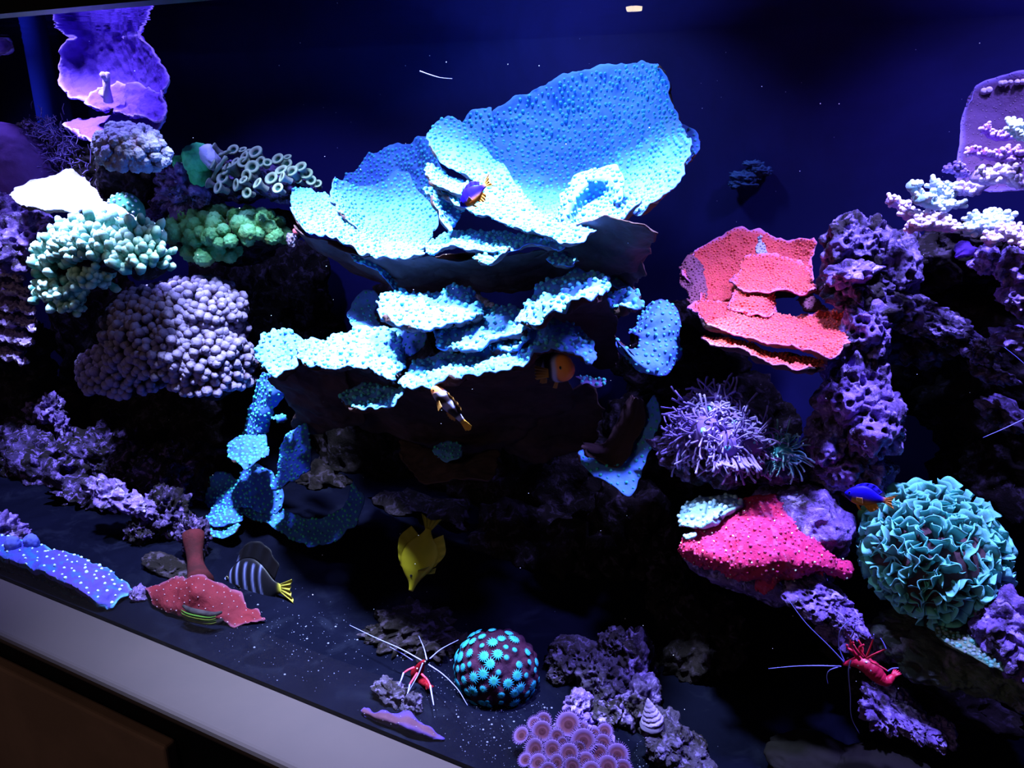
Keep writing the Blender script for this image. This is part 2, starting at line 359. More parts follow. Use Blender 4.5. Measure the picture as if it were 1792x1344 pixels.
# ================================================================ live rock
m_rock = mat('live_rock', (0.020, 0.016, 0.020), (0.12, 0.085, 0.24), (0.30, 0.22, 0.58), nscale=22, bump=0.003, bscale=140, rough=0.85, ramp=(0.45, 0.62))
m_rockp = mat('purple_crust_rock', (0.030, 0.022, 0.036), (0.18, 0.11, 0.40), (0.42, 0.32, 0.78), nscale=34, bump=0.0035, bscale=180, rough=0.85, ramp=(0.40, 0.55))
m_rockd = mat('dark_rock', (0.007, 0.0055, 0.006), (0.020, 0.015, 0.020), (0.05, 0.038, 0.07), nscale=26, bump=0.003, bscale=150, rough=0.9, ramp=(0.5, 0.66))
m_rockg = mat('pale_rubble_rock', (0.015, 0.012, 0.014), (0.045, 0.036, 0.07), (0.13, 0.10, 0.24), nscale=40, bump=0.003, bscale=220, rough=0.9, ramp=(0.4, 0.6))
NROCK = [0]
def rock(label, parts, m=None, sub=6, amp=0.22, fr=1.8, pits=0.25, pitf=4.0, ridg=0.12, world=None, floor=False, cat='rock', name='live_rock'):
    """parts: (px, py, Y, rx px, rz px, ry m, tilt) lobes run into one rough rock"""
    NROCK[0] += 1; b = MB(); c0 = None
    for k, q in enumerate(parts):
        px, py, Y, rx, rz, ry = q[:6]; tilt = q[6] if len(q) > 6 else 0
        c = P(px, py, Y); s = S(c)
        if ry <= .045 and Y < .22 and c[2] < .45 * rz * s: c = PZ(px, py, .45 * rz * s); s = S(c)
        if c0 is None: c0 = c
        blob(b, c, (rx * s, ry, rz * s), sub, amp, fr, NROCK[0] * 13 + k, pits, pitf, roty(tilt), iso=True)
    for v in b.v:
        lowv = v[:, 2] < 0.0005; cc = v.mean(0)
        v[lowv, :2] = cc[:2] + (v[lowv, :2] - cc[:2]) * np.clip(1 + v[lowv, 2:3] * 14, .3, 1); v[:, 2] = np.maximum(v[:, 2], 0.0005)
        v[:, 1] = np.clip(v[:, 1], 0.004, YB - 0.004)
    if floor:
        z0 = min(v[:, 2].min() for v in b.v)
        for v in b.v: v[:, 2] -= z0
    o = b.build(name, m or m_rock, loc=tuple(c0)); return tag(o, label, cat)

# ================================================================ big blue plate coral
m_plate = mat('blue_plate', (0.09, 0.25, 0.80), (0.12, 0.34, 0.82), nscale=18, bump=0.0006, bscale=350, rough=0.6, tip=(0.10, 0.16, 0.85))
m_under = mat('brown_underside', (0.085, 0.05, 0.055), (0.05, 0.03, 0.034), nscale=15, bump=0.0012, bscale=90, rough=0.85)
m_nub = mat('teal_polyp', (0.12, 0.68, 0.72), (0.10, 0.55, 0.78), nscale=40, bump=0.0004, bscale=500, rough=0.55)
m_nubg = mat('green_polyp', (0.06, 0.62, 0.42), (0.08, 0.45, 0.62), nscale=50, rough=0.55)
PL = (m_plate, m_under, m_nub)
def plates(root, lst, gap=0.0058, r=0.0023, mats=PL, dy=0.0, **kw):
    for k, rows in enumerate(lst):
        opt = dict(kw)
        if isinstance(rows, dict): d = dict(rows); rows = d.pop('rows'); opt.update(d)
        mm = opt.pop('mats', mats); nm = opt.pop('name', 'plate'); lb = opt.pop('label', None); g = opt.pop('gap', gap); rr = opt.pop('r', r)
        rows = [[(q[0], q[1], q[2] + dy) for q in r_] for r_ in rows]
        b = MB(); sheet(b, rows, gap=g, nubr=rr, seed=zlib.crc32(str(rows[0][0]).encode()) % 1000 + k * 7, **opt); b.build(nm, mm, root, label=lb)

top = thing('scroll_coral', 'huge pale blue scrolling plate coral at the top centre, largest coral in the tank', 'coral', P(800, 470, 0.33))
A = [[(858, 195, .44), (905, 165, .455), (1000, 130, .465), (1080, 114, .46), (1138, 106, .43), (1154, 110, .41)],
     [(852, 235, .43), (920, 220, .45), (1000, 205, .46), (1080, 198, .44), (1150, 190, .40), (1190, 214, .36)],
     [(858, 275, .40), (930, 285, .42), (1000, 288, .43), (1080, 278, .39), (1150, 262, .34), (1209, 248, .29)],
     [(885, 335, .35), (940, 345, .37), (1000, 350, .37), (1070, 340, .33), (1140, 322, .27), (1190, 312, .235)],
     [(905, 385, .27), (950, 395, .28), (1000, 400, .27), (1060, 390, .24), (1105, 378, .21), (1140, 362, .19)]]
A2 = [[(800, 214, .41), (828, 191, .42), (860, 192, .425)], [(812, 242, .39), (840, 236, .405), (866, 245, .41)], [(838, 280, .35), (862, 288, .37), (886, 300, .38)], [(872, 322, .30), (896, 328, .32), (924, 348, .34)]]
Bt = [[(752, 222, .37), (775, 207, .385), (803, 212, .385), (858, 268, .37), (905, 320, .34), (950, 372, .31), (1012, 400, .28)],
      [(748, 240, .345), (768, 240, .345), (800, 255, .345), (850, 300, .335), (895, 345, .31), (945, 392, .28), (1010, 410, .26)],
      [(757, 258, .31), (775, 283, .31), (800, 300, .30), (838, 330, .29), (880, 368, .265), (935, 408, .245), (1005, 425, .235)]]
Hh = [[(760, 292, .38), (800, 312, .365), (850, 325, .35), (900, 355, .33), (960, 385, .30), (1040, 398, .27)],
      [(757, 318, .345), (803, 342, .33), (850, 355, .315), (900, 378, .295), (960, 400, .27), (1030, 412, .245)],
      [(778, 340, .31), (815, 365, .295), (855, 385, .28), (900, 398, .265), (950, 412, .245), (1010, 430, .225)]]
H2 = [[(742, 292, .34), (757, 288, .345), (772, 305, .345), (800, 320, .34)], [(745, 305, .315), (762, 318, .31), (785, 330, .31), (815, 342, .31)], [(755, 316, .295), (770, 326, .29), (795, 333, .29), (820, 345, .295)]]
H3 = [[(742, 330, .335), (775, 332, .34), (800, 350, .34), (818, 372, .33)], [(757, 338, .31), (768, 352, .31), (778, 375, .305), (792, 398, .30)], [(760, 345, .295), (763, 365, .29), (772, 385, .285), (790, 408, .28)]]
Cc = [[(598, 315, .46), (640, 275, .47), (690, 255, .475), (745, 240, .465), (768, 262, .45)], [(605, 350, .44), (660, 320, .45), (700, 310, .455), (745, 300, .45), (770, 318, .43)], [(612, 390, .41), (660, 380, .42), (700, 380, .42), (740, 375, .42), (772, 370, .41)]]
D = [[(577, 312, .355), (602, 316, .385), (650, 325, .41), (705, 303, .415), (738, 342, .395), (770, 375, .375)],
     [(582, 340, .335), (617, 352, .365), (660, 362, .385), (700, 362, .385), (732, 378, .375), (766, 395, .355)],
     [(592, 365, .31), (630, 393, .33), (670, 403, .34), (700, 408, .34), (725, 415, .33), (752, 415, .325)],
     [(605, 382, .285), (642, 412, .285), (672, 428, .285), (700, 432, .285), (722, 436, .285), (742, 437, .285)]]
Ee = [[(510, 326, .345), (545, 331, .345), (578, 345, .335), (602, 378, .315), (655, 412, .30), (703, 425, .29), (742, 430, .285)],
      [(506, 352, .305), (540, 363, .305), (575, 378, .295), (610, 402, .275), (655, 425, .265), (703, 436, .255), (742, 438, .25)],
      [(518, 388, .265), (545, 407, .255), (580, 412, .245), (612, 430, .235), (650, 447, .225), (690, 452, .22), (738, 444, .22)]]
Ff = [[(738, 428, .315), (780, 408, .325), (830, 402, .325), (880, 408, .32), (930, 412, .305), (1010, 415, .28)],
      [(740, 440, .28), (785, 420, .285), (830, 420, .28), (875, 425, .275), (930, 420, .27), (990, 428, .25)],
      [(748, 450, .25), (790, 431, .25), (832, 437, .24), (868, 440, .24), (925, 426, .25), (975, 440, .235)]]
Gg = [[(832, 440, .265), (858, 432, .275), (884, 418, .275), (895, 424, .27)], [(828, 448, .24), (855, 446, .24), (882, 436, .24), (897, 428, .245)], [(835, 454, .22), (858, 456, .215), (878, 444, .22), (893, 431, .228)]]
Ii = [[(972, 385, .25), (985, 338, .275), (1028, 296, .29), (1066, 289, .29), (1088, 305, .275), (1098, 325, .26)],
      [(985, 392, .235), (1000, 350, .255), (1030, 318, .27), (1060, 312, .27), (1078, 325, .262), (1085, 345, .25)],
      [(1008, 396, .245), (1018, 372, .262), (1036, 352, .275), (1055, 345, .275), (1068, 352, .265), (1072, 362, .25)],
      [(1020, 402, .22), (1035, 392, .22), (1050, 382, .222), (1062, 376, .222), (1075, 372, .222), (1085, 366, .22)],
      [(1000, 415, .205), (1030, 405, .20), (1060, 393, .20), (1085, 385, .20), (1110, 368, .20), (1135, 345, .205)]]
J = [[(985, 412, .22), (1010, 398, .195), (1055, 381, .175), (1110, 386, .165), (1148, 402, .17)], [(985, 430, .25), (1020, 430, .235), (1060, 430, .215), (1105, 428, .20), (1142, 430, .205)], [(1000, 465, .30), (1030, 475, .29), (1065, 484, .275), (1100, 480, .26), (1128, 462, .25)]]
K = [[(1190, 216, .40), (1212, 228, .405), (1226, 246, .40)], [(1188, 262, .39), (1206, 262, .39), (1222, 258, .39)], [(1184, 305, .37), (1198, 292, .375), (1212, 275, .38)]]
Lt = [[(612, 440, .275), (645, 447, .285), (672, 460, .295), (688, 488, .30), (701, 508, .30)], [(615, 452, .25), (640, 465, .255), (665, 476, .27), (680, 494, .28), (697, 510, .29)]]
Nn = [[(962, 450, .27), (985, 441, .275), (1015, 449, .275)], [(966, 458, .25), (990, 458, .25), (1018, 455, .255)], [(975, 464, .235), (993, 466, .235), (1012, 460, .24)]]
sh = lambda rows, d: [[(q[0], q[1], q[2] + d) for q in r_] for r_ in rows]
plates(top, [dict(rows=A, dens=0.0028), A2, sh(Bt, -.03), sh(Hh, -.085), sh(H2, -.07), sh(H3, -.075), Cc, D, dict(rows=Ee, ripple=0.0012), sh(Ff, -.06), sh(Gg, -.055), Ii, K, Lt, sh(Nn, -.05),
             dict(rows=J, gap=0, mats=(m_under, m_under, m_under), label='brown flared underside plate')])
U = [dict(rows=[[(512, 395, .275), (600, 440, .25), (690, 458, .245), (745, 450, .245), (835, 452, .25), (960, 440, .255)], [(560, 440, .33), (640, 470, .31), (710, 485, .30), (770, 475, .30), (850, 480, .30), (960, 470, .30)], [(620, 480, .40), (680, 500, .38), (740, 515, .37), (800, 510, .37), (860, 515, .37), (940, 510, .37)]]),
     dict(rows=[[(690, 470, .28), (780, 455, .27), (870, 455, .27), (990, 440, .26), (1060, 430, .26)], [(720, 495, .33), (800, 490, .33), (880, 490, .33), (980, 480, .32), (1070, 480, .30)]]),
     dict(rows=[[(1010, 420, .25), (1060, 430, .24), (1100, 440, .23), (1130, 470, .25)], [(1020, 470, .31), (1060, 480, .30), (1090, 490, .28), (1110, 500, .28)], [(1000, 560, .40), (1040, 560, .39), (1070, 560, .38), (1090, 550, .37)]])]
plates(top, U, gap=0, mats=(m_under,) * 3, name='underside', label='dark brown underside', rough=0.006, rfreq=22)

mid = thing('scroll_coral', 'pale blue scrolling coral of thick lumpy ledges across the middle, directly above the two clownfish', 'coral', P(800, 640, 0.3))
LG = [[[(663, 520, .305), (700, 508, .315), (750, 512, .32), (800, 494, .325), (822, 505, .325), (838, 530, .315)], [(658, 535, .27), (700, 530, .28), (750, 532, .28), (800, 527, .285), (828, 533, .285), (848, 543, .285)], [(668, 552, .23), (700, 566, .22), (740, 578, .21), (780, 569, .22), (815, 561, .23), (842, 555, .24)]],
      [[(835, 545, .305), (870, 533, .315), (905, 538, .315), (918, 553, .305)], [(800, 570, .265), (860, 557, .265), (905, 562, .27), (930, 573, .27)], [(756, 598, .235), (790, 613, .215), (830, 611, .22), (880, 590, .24), (917, 580, .25)]],
      sh([[(908, 545, .305), (945, 503, .325), (990, 480, .335), (1030, 476, .335), (1062, 486, .325)], [(910, 560, .27), (950, 528, .285), (1000, 506, .285), (1035, 498, .285), (1066, 498, .295)], [(915, 573, .245), (950, 557, .24), (1000, 528, .24), (1030, 515, .245), (1060, 510, .265)]], -.045),
      [[(725, 628, .26), (790, 618, .275), (850, 608, .28), (900, 592, .285), (950, 558, .295), (1000, 572, .29), (1038, 595, .265)], [(713, 650, .225), (790, 640, .235), (850, 630, .24), (900, 615, .245), (960, 590, .255), (1010, 597, .25), (1042, 612, .245)], [(690, 675, .19), (755, 673, .18), (800, 656, .19), (850, 650, .19), (905, 640, .20), (965, 608, .22), (1015, 622, .22), (1040, 631, .22)]],
      [[(525, 598, .275), (580, 588, .285), (640, 572, .295), (680, 576, .295), (705, 607, .275), (712, 635, .25)], [(524, 618, .245), (580, 615, .25), (640, 608, .25), (680, 612, .25), (702, 638, .23), (706, 648, .225)], [(530, 636, .21), (580, 641, .20), (640, 641, .20), (680, 661, .19), (700, 662, .195)]],
      [[(460, 583, .295), (500, 576, .305), (523, 592, .295)], [(450, 612, .26), (490, 615, .265), (523, 612, .265)], [(452, 637, .24), (480, 659, .22), (515, 641, .23)]],
      [[(604, 690, .25), (640, 674, .265), (680, 668, .265), (706, 678, .26)], [(598, 700, .225), (650, 698, .22), (703, 692, .215)], [(612, 709, .205), (650, 713, .195), (688, 711, .195)]],
      [[(750, 575, .29), (800, 572, .29), (850, 576, .29), (905, 570, .30)], [(760, 592, .265), (800, 590, .26), (850, 590, .265), (900, 585, .275)]],
      [[(840, 590, .28), (880, 572, .29), (912, 575, .29)], [(850, 605, .255), (885, 598, .26), (925, 592, .265)], [(860, 612, .24), (890, 615, .235), (935, 600, .245)]],
      [[(1064, 510, .30), (1090, 500, .31), (1125, 505, .305)], [(1064, 525, .275), (1095, 522, .275), (1128, 525, .28)], [(1072, 536, .255), (1098, 538, .25), (1128, 543, .26)]]]
plates(mid, [dict(rows=r, rough=0.0055, rfreq=85, thick=0.007) for r in LG], gap=0.0066, r=0.0024, dy=-.075)
LD = [[[(618, 520, .36), (640, 510, .37), (668, 515, .37)], [(613, 550, .34), (640, 555, .34), (662, 560, .34)], [(625, 585, .30), (650, 583, .31), (680, 575, .32)]],
      [[(668, 575, .30), (710, 580, .30), (750, 580, .30)], [(690, 600, .29), (712, 605, .285), (745, 600, .285)], [(700, 612, .28), (715, 622, .275), (738, 612, .28)]],
      [[(1063, 480, .36), (1085, 480, .36), (1105, 490, .36)], [(1063, 500, .34), (1085, 502, .34), (1098, 500, .34)]],
      [[(484, 592, .33), (500, 578, .34), (520, 580, .34)], [(500, 600, .32), (515, 605, .32), (530, 600, .32)]]]
plates(mid, LD, gap=0.0075, r=0.0017, mats=(m_plate, m_under, m_nubg), dy=-.055)
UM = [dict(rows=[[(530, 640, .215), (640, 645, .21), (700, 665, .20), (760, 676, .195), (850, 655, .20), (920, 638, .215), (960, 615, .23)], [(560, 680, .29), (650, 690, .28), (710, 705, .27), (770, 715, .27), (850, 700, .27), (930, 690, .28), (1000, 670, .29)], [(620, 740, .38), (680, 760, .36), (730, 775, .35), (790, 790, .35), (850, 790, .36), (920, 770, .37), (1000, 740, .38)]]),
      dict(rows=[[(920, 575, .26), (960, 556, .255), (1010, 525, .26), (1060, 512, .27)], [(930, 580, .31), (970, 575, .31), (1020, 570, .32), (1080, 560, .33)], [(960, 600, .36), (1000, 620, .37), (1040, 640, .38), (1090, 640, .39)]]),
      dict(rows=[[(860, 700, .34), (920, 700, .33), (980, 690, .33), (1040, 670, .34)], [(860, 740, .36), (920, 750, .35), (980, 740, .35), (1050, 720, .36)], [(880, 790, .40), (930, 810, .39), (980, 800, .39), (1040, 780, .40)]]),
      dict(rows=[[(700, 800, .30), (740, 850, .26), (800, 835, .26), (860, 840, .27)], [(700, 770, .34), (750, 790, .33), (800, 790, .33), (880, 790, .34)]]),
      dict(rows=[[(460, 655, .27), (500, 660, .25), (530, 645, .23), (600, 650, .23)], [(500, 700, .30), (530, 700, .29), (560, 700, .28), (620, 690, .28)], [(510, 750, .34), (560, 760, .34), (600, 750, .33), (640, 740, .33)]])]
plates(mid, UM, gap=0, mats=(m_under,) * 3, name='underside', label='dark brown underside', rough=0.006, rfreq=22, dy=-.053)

fan = thing('plate_coral', 'upright blue fan-shaped plate coral left of the red tiered coral', 'coral', P(1130, 640, 0.28))
plates(fan, [[[(1118, 552, .30), (1140, 526, .31), (1165, 522, .315), (1190, 548, .31), (1195, 585, .30), (1188, 630, .28), (1160, 662, .25), (1118, 652, .245), (1090, 625, .25)],
              [(1110, 570, .28), (1130, 555, .28), (1152, 552, .28), (1168, 568, .28), (1170, 592, .275), (1160, 620, .26), (1142, 638, .245), (1112, 632, .235), (1084, 612, .245)],
              [(1098, 578, .27), (1104, 580, .265), (1110, 584, .26), (1114, 589, .26), (1114, 595, .258), (1110, 601, .255), (1102, 604, .25), (1090, 602, .245), (1078, 596, .25)]]],
       gap=0.0062, r=0.0019, rough=0.002, ripple=0.0009, tipedge=True)
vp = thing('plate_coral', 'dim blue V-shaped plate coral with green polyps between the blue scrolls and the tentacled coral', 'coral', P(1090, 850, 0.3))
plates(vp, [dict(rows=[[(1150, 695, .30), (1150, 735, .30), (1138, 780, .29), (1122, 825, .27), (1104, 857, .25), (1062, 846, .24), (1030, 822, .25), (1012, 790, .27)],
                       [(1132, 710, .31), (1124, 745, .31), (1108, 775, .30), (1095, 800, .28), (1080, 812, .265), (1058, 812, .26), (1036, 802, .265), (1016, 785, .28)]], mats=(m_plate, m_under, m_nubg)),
            dict(rows=[[(1132, 705, .30), (1124, 745, .30), (1108, 775, .29), (1095, 800, .275), (1078, 815, .26), (1040, 805, .265), (1016, 787, .28)], [(1100, 690, .36), (1085, 720, .36), (1075, 745, .36), (1065, 765, .35), (1055, 775, .35), (1040, 772, .35), (1020, 765, .35)]], gap=0, mats=(m_under,) * 3, name='underside', label='dark brown inner face')],  # brown sheet holds the shade inside the V of the same plate
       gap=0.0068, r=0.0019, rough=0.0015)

low = thing('plate_coral', 'deep blue branching plate coral with green polyps low on the left, above the striped fish', 'coral', P(480, 900, 0.28))
LL = [[[(455, 650, .28), (442, 700, .285), (428, 745, .285), (415, 775, .285)], [(480, 655, .265), (468, 700, .265), (455, 745, .27), (440, 778, .27)], [(498, 660, .27), (488, 700, .275), (472, 745, .28), (456, 778, .28)]],
      [[(398, 775, .255), (428, 757, .265), (458, 762, .265), (477, 785, .255)], [(402, 795, .235), (432, 790, .235), (455, 790, .235), (472, 798, .24)], [(412, 808, .215), (432, 819, .205), (452, 808, .215), (468, 800, .225)]],
      [[(490, 775, .27), (512, 751, .275), (535, 742, .275), (544, 765, .265)], [(488, 800, .255), (505, 790, .25), (525, 782, .25), (541, 790, .245)], [(482, 830, .235), (500, 820, .23), (522, 812, .225), (540, 818, .225)], [(472, 860, .215), (486, 856, .21), (506, 846, .205), (526, 838, .205)]],
      [[(362, 850, .28), (382, 825, .29), (410, 835, .29), (440, 812, .285), (475, 820, .28)], [(358, 885, .26), (390, 872, .26), (420, 865, .26), (455, 860, .26), (492, 865, .265)], [(372, 905, .24), (395, 895, .24), (425, 892, .24), (460, 895, .245), (492, 900, .25)]],
      [[(372, 885, .25), (395, 875, .26), (418, 878, .26), (425, 895, .25)], [(360, 905, .225), (385, 898, .23), (408, 898, .23), (424, 905, .23)], [(358, 918, .205), (380, 920, .20), (400, 918, .20), (418, 912, .21)]],
      [[(362, 915, .22), (385, 922, .222), (405, 918, .222), (418, 908, .22)], [(362, 926, .20), (385, 932, .195), (405, 928, .195), (416, 920, .20)], [(370, 934, .185), (388, 940, .182), (402, 935, .184), (412, 926, .19)]],
      [[(420, 878, .26), (480, 888, .26), (540, 905, .25), (595, 888, .26), (625, 835, .28)], [(425, 893, .245), (485, 912, .24), (538, 928, .235), (592, 915, .24), (634, 865, .26)], [(432, 903, .235), (492, 932, .225), (542, 950, .215), (590, 945, .22), (628, 915, .235)]],
      [[(478, 730, .26), (490, 725, .265), (503, 730, .26)], [(480, 737, .245), (492, 737, .24), (502, 734, .245)]]]
plates(low, LL, gap=0.0066, r=0.0021, mats=(mat('deep_blue_plate', (0.035, 0.10, 0.52), (0.05, 0.16, 0.55), nscale=18, bump=0.0006, bscale=350), m_under, m_nubg), rough=0.003)
sm = thing('plate_coral', 'tiny dim blue-green plate in the dark below the clownfish', 'coral', P(785, 800, 0.27))
plates(sm, [[[(757, 782, .27), (780, 775, .275), (808, 776, .27)], [(757, 792, .255), (782, 790, .25), (806, 790, .255)], [(766, 803, .235), (785, 804, .235), (802, 800, .24)]]], gap=0.0065, r=0.0017, mats=(m_plate, m_under, m_nubg))

# ================================================================ rock scenery (back to front)
B_ = m_rockd
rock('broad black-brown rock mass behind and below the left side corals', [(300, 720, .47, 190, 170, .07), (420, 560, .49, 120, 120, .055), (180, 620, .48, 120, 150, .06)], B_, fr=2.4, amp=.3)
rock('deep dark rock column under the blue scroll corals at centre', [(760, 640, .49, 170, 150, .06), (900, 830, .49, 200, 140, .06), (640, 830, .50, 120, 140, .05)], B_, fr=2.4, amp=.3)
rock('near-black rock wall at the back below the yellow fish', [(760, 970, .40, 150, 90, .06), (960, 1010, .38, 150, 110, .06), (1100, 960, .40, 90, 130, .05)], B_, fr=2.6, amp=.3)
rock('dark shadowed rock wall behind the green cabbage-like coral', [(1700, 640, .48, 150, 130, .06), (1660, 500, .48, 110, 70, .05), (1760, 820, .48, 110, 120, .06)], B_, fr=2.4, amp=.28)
rock('black rock added to darken the gap between the left corals and the blue scroll corals', [(510, 520, .52, 90, 100, .03), (560, 640, .51, 90, 90, .035)], B_, fr=2.4, amp=.2)  # black shape added for the back pane beyond the lamps' reach
rock('black rock added to darken the back far behind the lilac tentacled coral', [(1190, 640, .52, 110, 120, .03), (1290, 760, .51, 110, 110, .04), (1120, 800, .50, 100, 110, .04)], B_, fr=2.4, amp=.2)  # added rock; its black stands for the lamps' falloff on the pane
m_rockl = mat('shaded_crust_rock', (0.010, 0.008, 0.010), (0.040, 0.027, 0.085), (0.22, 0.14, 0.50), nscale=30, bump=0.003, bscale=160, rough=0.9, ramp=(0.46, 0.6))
# left side
rock('lilac crusted rock at the left edge under the white plate', [(55, 425, .27, 75, 52, .06), (20, 380, .29, 50, 40, .05)], m_rockp, fr=2.6, amp=.3, pits=.35, pitf=6)
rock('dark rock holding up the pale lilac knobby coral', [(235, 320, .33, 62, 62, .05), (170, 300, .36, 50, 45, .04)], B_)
rock('bright purple crusted rock beneath the green lump and cup polyps', [(335, 328, .33, 58, 46, .05), (305, 375, .34, 40, 30, .04)], m_rockp, fr=3.2, amp=.35, pits=.4, pitf=8)
rock('purple-brown rock carrying the ring-shaped cup polyps', [(430, 315, .36, 85, 34, .045), (505, 330, .37, 45, 25, .03)], m_rock, fr=3, amp=.2)
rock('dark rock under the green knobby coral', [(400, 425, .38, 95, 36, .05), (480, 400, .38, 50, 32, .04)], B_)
rock('rough dark rock low at the left edge, purple flecked', [(35, 690, .33, 95, 70, .07), (30, 600, .32, 60, 60, .05)], m_rockd, fr=3, amp=.3)
rock('small bright purple rock knob on the dark left rocks', [(88, 715, .27, 22, 26, .02), (60, 722, .275, 20, 14, .015), (108, 745, .27, 10, 26, .012)], m_rockp, sub=5, fr=3, amp=.45, pits=.5, pitf=7)
rock('large brown-purple rock along the lower left', [(90, 830, .24, 130, 75, .06), (170, 900, .20, 110, 50, .05), (20, 860, .24, 70, 60, .05)], m_rockl, fr=3.2, amp=.32, pits=.35, pitf=7)
rock('violet topped ledge of rock low on the left', [(190, 862, .14, 48, 18, .02, .3), (245, 885, .15, 34, 12, .015, .35)], m_rockp, sub=5, fr=3.5, amp=.4)
rock('grey-violet rock stub left of the dark red coral trunk', [(290, 900, .18, 42, 48, .03), (250, 930, .17, 30, 28, .02), (340, 940, .15, 24, 42, .018)], m_rockl, fr=3.5, amp=.35, pits=.4, pitf=7)
rock('small pale lilac rock at the left edge above the blue coral mat', [(0, 935, .15, 26, 34, .03), (30, 945, .16, 20, 16, .02)], m_rockp, sub=5, fr=3.5, amp=.35)
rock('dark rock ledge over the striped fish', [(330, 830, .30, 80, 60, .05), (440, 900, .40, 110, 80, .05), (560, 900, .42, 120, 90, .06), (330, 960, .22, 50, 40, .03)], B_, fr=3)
rock('rough dark rock face between the left edge and the lower blue coral', [(60, 790, .29, 100, 60, .05), (190, 810, .28, 95, 60, .05), (300, 840, .27, 70, 60, .048)], m_rockl, fr=3.4, amp=.34, pits=.4, pitf=7)
# right side
rock('twin-peaked purple rock right of the red tiered coral', [(1478, 425, .36, 34, 52, .045, .25), (1520, 430, .37, 42, 46, .05), (1500, 500, .35, 62, 38, .05), (1560, 470, .38, 45, 60, .05)], m_rock, fr=2.6, amp=.32, pits=.4, pitf=5)
rock('small purple rock shelf just above the red coral edge', [(1490, 478, .31, 42, 20, .03, -.25)], m_rockp, sub=5, fr=3, amp=.35)
rock('tall pitted lilac rock pillar beneath the right end of the red coral', [(1512, 585, .31, 44, 60, .045), (1490, 680, .29, 56, 66, .045), (1525, 740, .28, 52, 60, .045), (1450, 770, .285, 42, 46, .04), (1490, 820, .28, 66, 36, .045)], m_rockp, fr=2.6, amp=.26, pits=.55, pitf=7)
rock('sloping purple rock spur jutting right from the pitted pillar', [(1590, 545, .34, 62, 30, .04, .2), (1660, 580, .33, 52, 24, .035, .5), (1720, 615, .32, 24, 20, .02, .4), (1600, 600, .37, 55, 40, .04)], m_rock, fr=3, amp=.4, pits=.4, pitf=6)
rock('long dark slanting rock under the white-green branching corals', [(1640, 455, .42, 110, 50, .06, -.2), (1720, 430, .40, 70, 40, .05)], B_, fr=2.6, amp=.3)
rock('violet rock stack at the right edge under the branching corals', [(1775, 470, .29, 30, 32, .03), (1790, 520, .28, 34, 26, .03), (1780, 590, .29, 40, 14, .03), (1725, 455, .31, 24, 20, .02, -.6)], m_rockp, sub=5, fr=3, amp=.4, pits=.4)
rock('faint purple rock shelf in the dark by the right edge', [(1735, 655, .33, 36, 14, .02, .3), (1760, 725, .35, 42, 20, .03, .4)], m_rock, sub=5, fr=3.5, amp=.4)
rock('dark rock carrying the lilac tentacled coral', [(1250, 800, .26, 100, 36, .05), (1340, 805, .27, 70, 28, .04), (1390, 840, .31, 55, 30, .04)], m_rock, fr=3, amp=.3)
rock('large rounded violet boulder behind the pink crusting coral', [(1420, 915, .235, 68, 58, .045), (1390, 880, .245, 70, 28, .035), (1330, 985, .25, 120, 50, .05)], m_rockp, fr=2, amp=.16, pits=.12)
rock('sloping bright violet rock slab below the pink coral', [(1420, 1040, .165, 62, 26, .03, .35), (1475, 1078, .165, 52, 13, .02, .55)], m_rockp, fr=3, amp=.25, pits=.5, pitf=9)
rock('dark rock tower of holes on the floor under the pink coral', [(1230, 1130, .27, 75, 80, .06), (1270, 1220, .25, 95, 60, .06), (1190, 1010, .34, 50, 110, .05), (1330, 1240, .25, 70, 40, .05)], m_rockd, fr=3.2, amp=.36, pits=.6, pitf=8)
rock('grey-green rock shelf below the cabbage-like coral', [(1650, 1145, .22, 110, 34, .05, .12), (1745, 1165, .22, 80, 32, .05, .1), (1600, 1105, .26, 60, 26, .04)], mat('algae_rock', (0.05, 0.055, 0.06), (0.10, 0.14, 0.12), (0.22, 0.20, 0.36), nscale=16, bump=0.002, bscale=160, rough=0.9), fr=2.4, amp=.2)
rock('rough lilac rock at the right edge beside the cabbage-like coral', [(1760, 1090, .20, 50, 46, .04), (1790, 1130, .19, 46, 40, .04), (1560, 1120, .24, 30, 24, .02)], m_rockp, fr=3.2, amp=.3)
rock('small violet rock cluster directly behind the bright red shrimp', [(1500, 1120, .24, 28, 18, .02), (1540, 1130, .24, 30, 22, .02), (1455, 1108, .25, 22, 10, .015)], m_rockp, sub=5, fr=3.5, amp=.45)
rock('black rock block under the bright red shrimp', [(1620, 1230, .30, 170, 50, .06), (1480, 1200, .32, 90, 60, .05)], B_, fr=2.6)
rock('flat violet rock with a hollow, lying below the bright red shrimp', [(1545, 1240, .18, 42, 24, .03, .35), (1600, 1268, .17, 46, 12, .02, .25), (1640, 1280, .18, 34, 14, .02, .1), (1580, 1238, .20, 50, 16, .02, .45)], m_rockp, fr=3.2, amp=.32, pits=.5, pitf=8)
rock('dull brown slab lying at the bottom right', [(1440, 1345, .13, 100, 30, .04, .1), (1560, 1365, .13, 90, 24, .04)], mat('brown_slab', (0.010, 0.009, 0.009), (0.006, 0.005, 0.006), nscale=10, bump=0.0008, rough=0.9), sub=5, amp=.08, fr=1.5, pits=.05)
